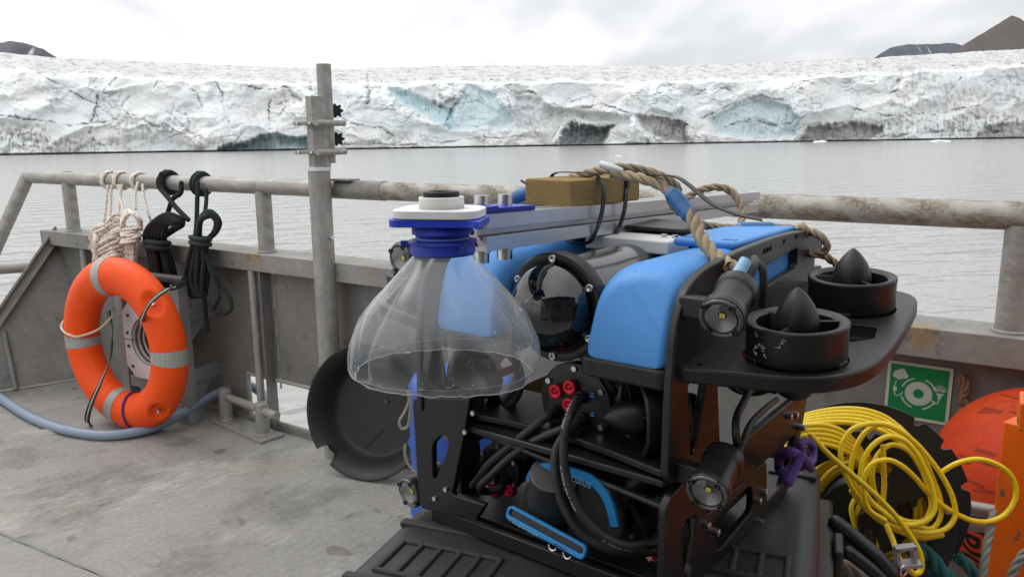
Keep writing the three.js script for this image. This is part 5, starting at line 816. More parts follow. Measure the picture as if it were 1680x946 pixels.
// ------------------------------------------------------------------ cases under the vehicle
function ribbon(pts, width, th, ref, n = 60) { // flat strap along a curve; ref: direction its face looks to
  const c = new THREE.CatmullRomCurve3(pts, false, 'centripetal'), pos = [], idx = [];
  for (let i = 0; i <= n; i++) { const p = c.getPointAt(i / n), t = c.getTangentAt(i / n), r = (typeof ref === 'function' ? ref(i / n, p) : ref).clone(); const sd = t.clone().cross(r).normalize(), nn = sd.clone().cross(t).normalize();
    for (const [a, b] of [[-1, 0], [-1, 1], [1, 1], [1, 0]]) { const q = p.clone().addScaledVector(sd, a * width / 2).addScaledVector(nn, b * th); pos.push(q.x, q.y, q.z); } }
  for (let i = 0; i < n; i++) for (let k = 0; k < 4; k++) { const a = i * 4 + k, b = i * 4 + (k + 1) % 4; idx.push(a, b, a + 4, b, b + 4, a + 4); }
  idx.push(0, 2, 1, 0, 3, 2); const e = n * 4; idx.push(e, e + 1, e + 2, e, e + 2, e + 3);
  const g = new THREE.BufferGeometry(); g.setAttribute('position', new THREE.Float32BufferAttribute(pos, 3)); g.setIndex(idx); return toCreasedNormals(g, 0.7);
}
const caseTex = tex(512, 512, (u, v) => { const n = pfbm(u, v, 5, 3, 5, 0.6), d = sstep(0.2, 0.5, pfbm(u, v, 6, 13, 4, 0.6)), f = pfbm(u, v, 70, 6, 2); const b = 0.155 + 0.03 * n + 0.02 * f + 0.05 * d; return [b, b, b * 1.01]; });
const caseMat = new THREE.MeshPhysicalMaterial({ map: caseTex, roughness: 0.5, bumpMap: withRep(grainBump, 3, 3), bumpScale: 0.0007 });
{
  const yaw = -RA + THREE.MathUtils.degToRad(16.5);
  const at = (fx, lat, y) => RO.clone().addScaledVector(RF, fx).addScaledVector(RP, lat).setY(y);
  const W = 0.55, L = 0.66, H = 0.30, c = at(-0.085, 0.02, CASE_Y - H);
  const k = thing('equipment_case', 'ribbed black plastic equipment case carrying the underwater robot', 'case', c, yaw);
  const bx = (w, h, l, y, r) => new RoundedBoxGeometry(w, h, l, 5, r).translate(0, y, 0);
  const uvm = g => { const P = g.attributes.position, N = g.attributes.normal, uv = g.attributes.uv; for (let i = 0; i < P.count; i++) { Math.abs(N.getY(i)) > 0.6 ? uv.setXY(i, P.getX(i) * 1.6, P.getZ(i) * 1.6) : uv.setXY(i, (P.getX(i) + P.getZ(i)) * 1.6, P.getY(i) * 1.6); } return g; };
  obj('lid', uvm(bx(W - 0.03, 0.075, L - 0.03, H - 0.0375, 0.028)), caseMat, k);
  obj('lid_rim', uvm(bx(W + 0.012, 0.024, L + 0.012, H - 0.085, 0.008)), caseMat, k);
  obj('body', uvm(bx(W - 0.014, H - 0.10, L - 0.014, (H - 0.10) / 2, 0.025)), caseMat, k);
  obj('body_rim', uvm(bx(W + 0.012, 0.022, L + 0.012, H - 0.112, 0.008)), caseMat, k);
  // raised ribs framing panels on the lid, on both ends
  const rib = (x0, z0, x1, z1, w = 0.008, y = H - 0.001) => { const d = Math.hypot(x1 - x0, z1 - z0); return new RoundedBoxGeometry(w, 0.010, d + w, 2, 0.0035).rotateY(Math.atan2(x1 - x0, z1 - z0)).translate((x0 + x1) / 2, y, (z0 + z1) / 2); };
  // columns of small panels near the fore edge of either side (fore = +z)
  for (const [cx, n, w, z0, z1] of [[-0.158, 5, 0.026, 0.135, 0.205], [0.165, 4, 0.030, 0.01, 0.068]]) {
    const parts = []; for (let i = 0; i <= n; i++) { const x = cx + (i - n / 2) * w; parts.push(rib(x, z0, x, z1)); }
    const x0 = cx - n / 2 * w, x1 = cx + n / 2 * w; parts.push(rib(x0, z0, x1, z0), rib(x0, z1, x1, z1)); obj('lid_rib', parts, caseMat, k);
    obj('lid_rib', [rib(-W / 2 + 0.03, z1 + 0.022, W / 2 - 0.03, z1 + 0.022, 0.014)], caseMat, k);
  }
  // end ribs at the rear port corner as in the lid moulding
  { const parts = []; for (let i = 0; i <= 2; i++) parts.push(rib(0.20 + i * 0.02, -0.27, 0.20 + i * 0.02, -0.235)); parts.push(rib(0.19, -0.235, 0.25, -0.235)); obj('lid_rib', parts, caseMat, k); }
  for (const z of [-0.18, 0.0, 0.18]) { obj('latch', uvm(new RoundedBoxGeometry(0.012, 0.07, 0.06, 3, 0.004).translate(W / 2 + 0.012, H - 0.10, z)), caseMat, k); obj('latch', uvm(new RoundedBoxGeometry(0.012, 0.07, 0.06, 3, 0.004).translate(-W / 2 - 0.012, H - 0.10, z)), caseMat, k); }
  obj('corner_guard', [-1, 1].flatMap(a => [-1, 1].map(b => new RoundedBoxGeometry(0.05, H - 0.12, 0.05, 3, 0.012).translate(a * (W / 2 - 0.022), (H - 0.12) / 2, b * (L / 2 - 0.022)))), caseMat, k);
  const H2 = CASE_Y - H, k2 = thing('equipment_case', 'larger plain black case standing on deck beneath the ribbed case', 'case', V(c.x, 0, c.z), yaw);
  obj('body', uvm(new RoundedBoxGeometry(W - 0.05, H2 * 0.62, L - 0.06, 4, 0.02).translate(0, H2 * 0.31, 0)), caseMat, k2); obj('lid', uvm(new RoundedBoxGeometry(W - 0.04, H2 * 0.375, L - 0.05, 4, 0.02).translate(0, H2 * 0.8115, 0)), caseMat, k2);
}
// ------------------------------------------------------------------ sampler boom: profile bar, printed clamp, funnel cut from a bottle
const L2W = v => RO.clone().addScaledVector(RP, v.x).addScaledVector(RF, v.z).add(V(0, v.y, 0));
const BA = V(-0.037, 0.0955, 0.105), BB = V(-0.094, 0.0600, -0.82); // bar ends in vehicle axes
const boomY = z => lerp(BA.y, BB.y, (BA.z - z) / (BA.z - BB.z)), boomX = z => lerp(BA.x, BB.x, (BA.z - z) / (BA.z - BB.z));
const boomBase = RO.clone().setY(RO.y);
const boom = thing('sampler_boom', 'long silver slotted aluminium bar with a clear bottle funnel on its blue printed clamp', 'sampler boom', RO.clone(), -RA);
{
  const al = new THREE.MeshPhysicalMaterial({ map: withRep(tex(256, 64, (u, v) => { const b = 0.74 + 0.03 * pfbm(u, v, 32, 2, 2) + 0.04 * pfbm(u, v, 4, 8, 3); return [b, b, b * 1.01]; }), 1, 1), roughness: 0.32, metalness: 0.75 });
  // 40 mm T-slot section
  const h = 0.02, o = 0.0042, lip = 0.0045, in_ = 0.0095, dp = 0.0125; const pts = [];
  const side = [[-h, h], [-o, h], [-o, h - lip], [-in_, h - lip], [-in_ + 0.002, h - dp + 0.004], [-o + 0.001, h - dp], [o - 0.001, h - dp], [in_ - 0.002, h - dp + 0.004], [in_, h - lip], [o, h - lip], [o, h]];
  for (let k = 0; k < 4; k++) { const a = -k * Math.PI / 2; for (const [x, y] of side) pts.push([x * Math.cos(a) - y * Math.sin(a), x * Math.sin(a) + y * Math.cos(a), 0.0004]); }
  const s = shapeOf(pts, 0.0004); s.holes.push(circ(0, 0, 0.0036));
  const d = BB.clone().sub(BA), Lb = d.length(), z = d.clone().normalize().negate(), x = V(0, 1, 0).cross(z).normalize(), y = z.clone().cross(x);
  const g = new THREE.ExtrudeGeometry(s, { depth: Lb, bevelEnabled: false, curveSegments: 8 }).translate(0, 0, -Lb).applyMatrix4(new THREE.Matrix4().makeBasis(x, y, z).setPosition(BA));
  obj('profile_bar', g, al, boom);
  const onBar = (u, v, w) => BA.clone().addScaledVector(z, -w).addScaledVector(x, u).addScaledVector(y, v);
  const M = new THREE.Matrix4().makeBasis(x, y, z).setPosition(BA), bar = g2 => g2.applyMatrix4(M);
  const blue = new THREE.MeshPhysicalMaterial({ color: new THREE.Color().setRGB(0.012, 0.045, 0.46), roughness: 0.38, bumpMap: withRep(tex(16, 256, (u, v) => { const q = Math.sin(v * 2 * Math.PI * 40) * 0.5 + 0.5; return [q, q, q]; }, false), 1, 1), bumpScale: 0.0003 });
  obj('clamp_plate', bar(box(0.046, 0.006, 0.115, 0.0, 0.0232, -0.032, 0.001)), blue, boom);
  for (const w of [0.012, 0.056]) { obj('clamp_bolt', bar(geo([cyl(V(0.004, 0.0262, -w), V(0.004, 0.0385, -w), 0.0082, 0.0082, 28), cyl(V(0.004, 0.0386, -w), V(0.004, 0.0388, -w), 0.0045, 0.004, 6)])), boltMat, boom); obj('clamp_nut', bar(geo([cyl(V(0.004, -0.0205, -w), V(0.004, -0.0225, -w), 0.0105, 0.0105, 24), cyl(V(0.004, -0.0226, -w), V(0.004, -0.034, -w), 0.0088, 0.0088, 6)])), boltMat, boom); }
  obj('mount_block', new RoundedBoxGeometry(0.125, 0.018, 0.06, 2, 0.003).rotateY(0.0).translate(-0.002, boomY(-0.19) - 0.0302, -0.19), whiteHD, boom);
  obj('mount_block', new RoundedBoxGeometry(0.10, 0.016, 0.05, 2, 0.003).translate(-0.02, boomY(-0.30) - 0.0291, -0.30), whiteHD, boom);
  for (const dx of [0.024, 0.04]) obj('block_screw', cyl(V(dx + 0.012, boomY(-0.19) - 0.021, -0.195), V(dx + 0.012, boomY(-0.19) - 0.017, -0.195), 0.0042, 0.0042, 14), boltMat, boom);

  // printed holder and cap
  const C = V(-0.0265, 0, 0.162), at = g2 => g2.translate(C.x, 0, C.z);
  const plateS = w => shapeOf([[-0.047, -0.034, 0.012], [0.040, -0.034, 0.01], [0.046, -0.046, 0.004], [0.046, 0.02, 0.01], [0.030, 0.040, 0.02], [-0.03, 0.044, 0.02], [-0.047, 0.03, 0.012]], 0.006);
  const flatY = (s2, th, y0) => extr(s2, th, 0.0006, 1).rotateX(-Math.PI / 2).rotateY(0.5).translate(C.x, y0, C.z);
  obj('holder_plate', flatY(plateS(), 0.0075, 0.1135), blue, boom);
  obj('holder_arm', box(0.04, 0.007, 0.06, -0.033, 0.1135 + 0.0065, 0.118, 0.001), blue, boom);
  obj('white_plate', flatY(shapeOf([[-0.045, -0.034], [0.042, -0.036], [0.044, 0.018], [0.028, 0.038], [-0.03, 0.042], [-0.045, 0.028]], 0.020), 0.0080, 0.1218), whiteHD, boom);
  obj('white_disc', at(lathe([[0, 0.1255], [0.0225, 0.1255], [0.0225, 0.1365], [0.0215, 0.1373], [0.0185, 0.1373], [0.0185, 0.133], [0, 0.133]], 56)), whiteHD, boom);
  obj('black_ring', at(lathe([[0.012, 0.1335], [0.0175, 0.1335], [0.018, 0.1415], [0.0172, 0.1425], [0.013, 0.1425], [0.0122, 0.1415], [0.012, 0.1335]], 48)), mat([0.014, 0.014, 0.015], 0.55), boom);
  obj('holder_neck', at(lathe([[0.018, 0.109], [0.0305, 0.109], [0.0305, 0.101], [0.0275, 0.100], [0.0265, 0.0975], [0.0265, 0.092], [0.018, 0.092]], 56)), blue, boom);
  obj('thread_ring', at(geo([0, 1].map(k => new THREE.TorusGeometry(0.0265, 0.0012, 8, 56).rotateX(Math.PI / 2).translate(0, 0.0965 - 0.004 * k, 0)))), mat([0.12, 0.2, 0.55], 0.3), boom);
  obj('collar', at(geo([lathe([[0.022, 0.080], [0.0315, 0.080], [0.0328, 0.082], [0.0328, 0.0905], [0.0345, 0.0915], [0.0345, 0.094], [0.0295, 0.0945], [0.027, 0.092], [0.022, 0.092]], 64), box(0.014, 0.0075, 0.006, 0.035, 0.088, 0.004, 0.001).rotateY(-0.2), box(0.012, 0.007, 0.006, -0.036, 0.090, 0.004, 0.001).rotateY(0.5)])), blue, boom);
  // funnel: the upper part of a big clear bottle, cut off, dented, with flutes
  const prof = [[0.0262, 0.094], [0.0262, 0.081], [0.0290, 0.0790], [0.0325, 0.0755], [0.0385, 0.0690], [0.0460, 0.0610], [0.0540, 0.0525], [0.0622, 0.0440], [0.0703, 0.0350], [0.0785, 0.0250], [0.0858, 0.0150], [0.0915, 0.0050], [0.0953, -0.0040], [0.0975, -0.0130], [0.0980, -0.0220], [0.0968, -0.0290], [0.0955, -0.0310], [0.0960, -0.0330], [0.0945, -0.0355], [0.0922, -0.0390], [0.0898, -0.0425]];
  const na = 200, pos = [], idx = [], m = prof.length;
  for (let i = 0; i <= na; i++) { const a = i / na * 2 * Math.PI; const wob = 0.018 * Math.cos(4 * a + 0.4) + 0.02 * Math.cos(2 * a + 0.8) + 0.012 * Math.cos(3 * a + 2);
    prof.forEach(([r, y0], k) => { const t = k / (m - 1), body = sstep(0.18, 0.5, t); const fl = (Math.pow(1 - Math.abs(Math.sin(a * 3.5 + 0.5)), 5) * 0.075 + Math.pow(1 - Math.abs(Math.sin(a * 2.5 + 1.9)), 9) * 0.05) * sstep(0.2, 0.4, t) * sstep(0.9, 0.6, t); // pressed-in flutes
      const dent = 0.16 * sstep(0.35, 0.65, t) * sstep(0.98, 0.72, t) * (Math.exp(-(((a - 2.9) / 0.16) ** 2)) + 0.8 * Math.exp(-(((a - 2.3) / 0.12) ** 2)) + 0.6 * Math.exp(-(((a - 0.5) / 0.12) ** 2)) + 0.7 * Math.exp(-(((a - 4.2) / 0.2) ** 2)) + 0.9 * Math.exp(-(((a - 5.6) / 0.10) ** 2)) + 0.8 * Math.exp(-(((a - 6.1) / 0.09) ** 2)));
      const crk = q => Math.abs(N3(Math.cos(a) * 1.7 * q + t * 2.1 * q + 3, Math.sin(a) * 1.7 * q - t * 1.3 * q, 4 + q)); const n = (0.014 - 0.055 * crk(1) - 0.030 * crk(2.1)) * body + 0.012; const rr = r * (1 + body * wob - fl - dent * 0.35 + n);
      let y = y0; if (k >= m - 3) y += 0.004 * Math.cos(a + 0.5) * (k - m + 4) / 3 + (k === m - 1 ? 0.002 * fbm(a * 6, 2, 5, 3) : 0);
      pos.push(C.x + Math.sin(a) * rr, y, C.z + Math.cos(a) * rr); }); }
  for (let i = 0; i < na; i++) for (let k = 0; k < m - 1; k++) { const a = i * m + k, b = a + m; idx.push(a, a + 1, b, b, a + 1, b + 1); }
  const fg = new THREE.BufferGeometry(); fg.setAttribute('position', new THREE.Float32BufferAttribute(pos, 3)); fg.setIndex(idx); fg.computeVertexNormals();
  const pet = new THREE.MeshPhysicalMaterial({ color: new THREE.Color(0.93, 0.945, 0.95), transmission: 1, thickness: 0, roughness: 0.28, ior: 1.62 });
  const fn = obj('bottle_funnel', fg, pet, boom);
  // the cut edge is cloudy; bubbles and drops cling to the wall
  const edge = []; for (let i = 0; i <= na; i++) { const q = (i * m + m - 1) * 3; edge.push(V(pos[q], pos[q + 1], pos[q + 2])); } edge.pop();
  obj('cut_edge', tube(edge, 0.0005, { n: 300, rad: 6, closed: true }), new THREE.MeshPhysicalMaterial({ color: new THREE.Color(0.8, 0.81, 0.81), transmission: 0.8, thickness: 0, roughness: 0.4 }), fn);
  const rim2 = []; for (let i = 0; i < na; i++) { const q = (i * m + m - 4) * 3; rim2.push(V(pos[q], pos[q + 1], pos[q + 2])); }
  obj('moulded_bead', tube(rim2, 0.00018, { n: 300, rad: 5, closed: true }), new THREE.MeshPhysicalMaterial({ color: new THREE.Color(0.85, 0.86, 0.87), transmission: 0.8, thickness: 0, roughness: 0.3 }), fn);
  const rr = rng(21), drops = []; for (let i = 0; i < 46; i++) { const ai = Math.floor((rr() * 0.55 - 0.20 + 1) % 1 * na), k = 7 + Math.floor(rr() * 10), q = (ai * m + k) * 3; drops.push(new THREE.SphereGeometry(0.0005 + 0.0008 * rr(), 7, 5).translate(pos[q], pos[q + 1], pos[q + 2])); }
  const dr = obj('water_drop', drops, new THREE.MeshPhysicalMaterial({ color: 0xffffff, transmission: 0.9, thickness: 0, roughness: 0.05, ior: 1.33 }), fn); dr.userData.kind = 'stuff';
  obj('torn_flap', box(0.006, 0.002, 0.004, pos[((140 * m) + m - 1) * 3], pos[((140 * m) + m - 1) * 3 + 1], pos[((140 * m) + m - 1) * 3 + 2], 0.0008), mat([0.45, 0.36, 0.22], 0.8), fn);

  // foam block and cable ties
  const fb = thing('foam_block', 'rough tan syntactic foam block strapped on top of the silver bar', 'foam block', L2W(V(boomX(-0.165) - 0.0155, boomY(-0.165) + 0.0205, -0.165)), -RA - 0.061);
  const foam = new THREE.MeshPhysicalMaterial({ map: tex(512, 256, (u, v) => { const n = pfbm(u, v, 6, 2, 5, 0.6), f = pfbm(u, v, 64, 7, 2, 0.7), d = sstep(0.25, 0.5, pfbm(u, v, 10, 12, 4, 0.6)); const k = 1 + 0.12 * n + 0.10 * f - 0.15 * d; return [0.60 * k, 0.495 * k, 0.30 * k]; }), roughness: 0.9, bumpMap: withRep(grainBump, 2, 1), bumpScale: 0.003 });
  const fbg = new RoundedBoxGeometry(0.076, 0.0345, 0.158, 5, 0.003); { const P = fbg.attributes.position; for (let i = 0; i < P.count; i++) { const a = P.getX(i), b = P.getY(i), c = P.getZ(i); P.setXYZ(i, a + 0.0012 * fbm(c * 40, b * 40, 3, 3), b + 0.0012 * fbm(a * 40, c * 40, 5, 3), c + 0.0018 * fbm(a * 40, b * 40, 8, 3)); } fbg.computeVertexNormals(); }
  tag(obj('block', fbg.translate(0, 0.0175, 0), foam, fb), undefined); delete fb.children[0].userData.label; delete fb.children[0].userData.category;
  const tieM = mat([0.012, 0.012, 0.013], 0.4);
  const loop = (zz, lean) => { const bx2 = boomX(zz), y0 = boomY(zz) - 0.024, y1 = boomY(zz) + 0.0575, xl = bx2 - 0.056, xr = bx2 + 0.026; return [[xr, y0 + 0.02, zz + lean * 0.4], [xr + 0.003, (y0 + y1) / 2, zz + lean * 0.2], [xr + 0.001, y1 - 0.012, zz], [xr - 0.010, y1 + 0.001, zz], [bx2 - 0.015, y1 + 0.003, zz], [xl + 0.006, y1, zz], [xl, y1 - 0.012, zz], [xl + 0.004, (y0 + y1) / 2, zz], [xl + 0.02, y0 + 0.006, zz + lean * 0.5], [bx2, y0 - 0.004, zz + lean], [bx2 + 0.018, y0 - 0.002, zz + lean * 0.9], [xr, y0 + 0.02, zz + lean * 0.4]].map(q => L2W(V(...q))); };
  for (const [zz, lean, lab] of [[-0.140, 0.018, 'black cable tie looped round the foam block nearer the bottle funnel'], [-0.205, 0.02, 'black cable tie with a long loose tail round the stern end of the foam block']]) {
    const t = thing('cable_tie', lab, 'cable tie', V(0, 0, 0), 0, 'cable ties on the boom'); const P = loop(zz, lean), mid = L2W(V(boomX(zz) - 0.015, boomY(zz) + 0.015, zz));
    obj('strap', ribbon(P, 0.0075, 0.0014, (u, p) => p.clone().sub(mid)), tieM, t);
    const hd = zz < -0.2 ? L2W(V(boomX(zz) + 0.028, boomY(zz) + 0.047, zz)) : L2W(V(boomX(zz) - 0.058, boomY(zz) + 0.040, zz)); obj('lock_head', new RoundedBoxGeometry(0.010, 0.012, 0.009, 2, 0.0015).rotateY(-RA).translate(hd.x, hd.y, hd.z), tieM, t);
    if (zz < -0.2) obj('tail', ribbon([atD(1048, 300, 0.985), atD(1062, 291, 0.97), atD(1085, 288, 0.94), atD(1112, 292, 0.92), atD(1140, 312, 0.90), atD(1168, 335, 0.88), atD(1205, 351, 0.87), atD(1250, 361, 0.87)], 0.0078, 0.0014, V(0.25, 1, 0.35)), tieM, t);
    else obj('tail', ribbon([hd, atD(900, 302, 1.08), atD(876, 309, 1.07), atD(854, 296, 1.07)], 0.004, 0.0012, V(0, 1, 0.4)), tieM, t);
  }
}
// ------------------------------------------------------------------ lifting rope over the vehicle
{
  const rt = tex(128, 64, (u, v) => { const n = pfbm(u, v, 16, 3, 3, 0.6); const b = 1 + 0.22 * n; return [0.62 * b, 0.555 * b, 0.455 * b]; });
  const rm = new THREE.MeshPhysicalMaterial({ map: withRep(rt, 12, 1), roughness: 0.9 }), rg = new THREE.MeshPhysicalMaterial({ map: withRep(rt, 12, 1), color: new THREE.Color(0.80, 0.82, 0.83), roughness: 0.9 });
  const sl = mat([0.035, 0.14, 0.34], 0.45), lt = thing('lifting_bridle', 'beige laid rope bridle with blue sleeves tied over the underwater robot', 'rope');
  const w = a => a.map(([x, y, d]) => atD(x, y, d));
  const R = 0.0066;
  obj('bridle_leg', rope(w([[812, 352, 1.16], [826, 338, 1.15], [850, 322, 1.13], [880, 311, 1.12], [905, 303, 1.11], [940, 291, 1.08], [975, 281, 1.05], [1005, 277, 1.03], [1040, 277, 1.02], [1072, 284, 1.02], [1098, 296, 1.03], [1111, 308, 1.04], [1110, 320, 1.05]]), R), rm, lt);
  obj('bridle_leg', rope(w([[1002, 283, 0.985], [1022, 287, 0.98], [1050, 292, 0.965], [1080, 302, 0.95], [1100, 315, 0.935], [1118, 330, 0.92], [1132, 352, 0.91]]), R * 1.05), rm, lt);
  obj('bridle_leg', rope(w([[1008, 274, 1.0], [1030, 275, 0.995], [1058, 281, 1.0], [1084, 297, 1.01], [1096, 316, 1.03], [1104, 337, 1.05], [1120, 352, 1.06], [1140, 364, 1.07], [1170, 372, 1.08], [1205, 374, 1.09], [1245, 374, 1.09], [1290, 374, 1.085], [1318, 378, 1.08], [1338, 382, 1.06], [1352, 392, 1.05], [1357, 404, 1.05], [1350, 415, 1.055], [1336, 417, 1.06], [1326, 410, 1.075], [1338, 414, 1.09], [1358, 422, 1.08], [1376, 437, 1.08]]), R * 0.9), rg, lt);
  obj('bridle_leg', rope(w([[1108, 340, 1.26], [1130, 322, 1.27], [1155, 310, 1.28], [1180, 307, 1.28], [1200, 314, 1.28], [1213, 330, 1.27], [1218, 350, 1.26], [1216, 372, 1.24]]), R * 1.05), rm, lt);
  // plaited splice down to the bow eye
  const sp = w([[1130, 348, 0.91], [1142, 370, 0.895], [1152, 392, 0.88], [1168, 412, 0.865], [1184, 428, 0.85], [1200, 438, 0.835]]);
  obj('splice', rope(sp, R * 1.35, { pitch: 5, rad: 8 }), rm, lt);
  obj('splice', rope(w([[1188, 426, 0.85], [1201, 432, 0.838], [1206, 444, 0.832], [1198, 450, 0.84]]), R * 0.9), rm, lt);
  obj('splice', rope(w([[1180, 420, 0.855], [1173, 432, 0.85], [1172, 444, 0.85]]), R * 0.9), rm, lt);
  obj('rope_knot', rope(w([[1312, 374, 1.075], [1318, 370, 1.06], [1322, 378, 1.055], [1316, 386, 1.065], [1311, 380, 1.08]]), R * 0.85), rm, lt);
  const sleeve = (pts, r) => obj('blue_sleeve', tube(w(pts), r, { n: 30, rad: 18 }), sl, lt);
  sleeve([[1104, 320, 0.928], [1112, 328, 0.923], [1120, 338, 0.918], [1131, 352, 0.91]], 0.0095);
  sleeve([[1218, 374, 1.09], [1240, 373, 1.09], [1264, 373, 1.088]], 0.0078);
  sleeve([[836, 331, 1.145], [852, 321, 1.13], [869, 315, 1.12]], 0.0095);
  obj('thimble', lathe([[0, -0.016], [0.0042, -0.014], [0.0052, 0], [0.0045, 0.014], [0, 0.017]], 14, atD(1003, 275, 0.985), atD(986, 269, 0.99)).translate(0, 0, 0), mat([0.6, 0.6, 0.6], 0.4, 0.3), lt);
}
// ------------------------------------------------------------------ right side: sign, tether reel, buoy, orange frame, ropes
{ // green safety sign on the bulwark
  const q = [[1462, 590], [1569, 605], [1553, 699], [1447, 677]].map(p => bwPx(...p, 0.006)), w = 0.5 * (Math.hypot(q[1][0] - q[0][0], q[1][1] - q[0][1]) + Math.hypot(q[2][0] - q[3][0], q[2][1] - q[3][1])), h = 0.5 * (Math.hypot(q[0][0] - q[3][0], q[0][1] - q[3][1]) + Math.hypot(q[1][0] - q[2][0], q[1][1] - q[2][1]));
  const ct = q.reduce((a, p) => a + p[0] / 4, 0), cy = q.reduce((a, p) => a + p[1] / 4, 0), ang = Math.atan2(q[1][1] - q[0][1], q[1][0] - q[0][0]);
  const c = document.createElement('canvas'); c.width = c.height = 512; const x = c.getContext('2d');
  x.fillStyle = '#b9beb0'; x.fillRect(0, 0, 512, 512); x.fillStyle = '#0c7a44'; x.fillRect(26, 26, 460, 460);
  x.fillStyle = x.strokeStyle = '#b4bcae'; x.lineCap = 'round';
  x.beginPath(); x.arc(262, 268, 108, 0, 7); x.fill(); x.fillStyle = '#0c7a44'; x.beginPath(); x.arc(262, 268, 42, 0, 7); x.fill(); // inflated ring
  x.lineWidth = 13; for (let k = 0; k < 4; k++) { x.beginPath(); x.arc(262, 268, 138, k * Math.PI / 2 + 0.35, k * Math.PI / 2 + 1.22); x.stroke(); }   // grab lines
  x.fillStyle = '#b4bcae'; for (const [a, b, r] of [[84, 110, 30], [118, 96, 34], [142, 124, 28], [100, 138, 26], [66, 130, 20]]) { x.beginPath(); x.arc(a, b, r, 0, 7); x.fill(); }   // smoke
  x.lineWidth = 9; x.beginPath(); x.moveTo(78, 178); x.lineTo(68, 232); x.stroke(); x.fillRect(58, 232, 30, 44); x.beginPath(); x.moveTo(72, 276); x.quadraticCurveTo(70, 330, 112, 306); x.quadraticCurveTo(130, 290, 138, 276); x.stroke();
  x.lineWidth = 8; for (let k = 0; k < 7; k++) { const a = -Math.PI * (0.16 + k * 0.115); x.beginPath(); x.moveTo(424 + Math.cos(a) * 26, 232 + Math.sin(a) * 20); x.lineTo(424 + Math.cos(a) * 62, 232 + Math.sin(a) * 66); x.stroke(); } // rays
  x.fillRect(398, 236, 56, 14); x.fillRect(410, 250, 32, 30); x.lineWidth = 10; x.beginPath(); x.moveTo(424, 280); x.quadraticCurveTo(420, 352, 386, 330); x.quadraticCurveTo(372, 316, 360, 300); x.stroke();
  const t = new THREE.CanvasTexture(c); t.colorSpace = THREE.SRGBColorSpace;
  const s = thing('safety_sign', 'green and white square safety sign with a life raft pictogram on the bulwark', 'sign', bw(ct, cy, 0.0075), Math.atan2(NB.x, NB.z));
  const face = new THREE.MeshPhysicalMaterial({ map: t, roughness: 0.45 }), edge = mat([0.5, 0.5, 0.47], 0.6);
  const g = new THREE.BoxGeometry(w, h, 0.002).rotateZ(ang); const m = new THREE.Mesh(g, [edge, edge, edge, edge, face, edge]); m.name = 'sign_face'; m.castShadow = m.receiveShadow = true; s.add(m);
}
const yel = new THREE.MeshPhysicalMaterial({ map: withRep(tex(256, 32, (u, v) => { const n = pfbm(u, v, 8, 3, 4, 0.6), d = sstep(0.25, 0.5, pfbm(u, v, 16, 9, 3)); const k = 1 + 0.05 * n - 0.25 * d; return [0.92 * k, 0.79 * k, 0.10 * k * (1 - d * 0.3)]; }), 6, 1), roughness: 0.42 });
const Z4 = (x, y) => [1320 + x / 3.092, 640 + y / 3.092];
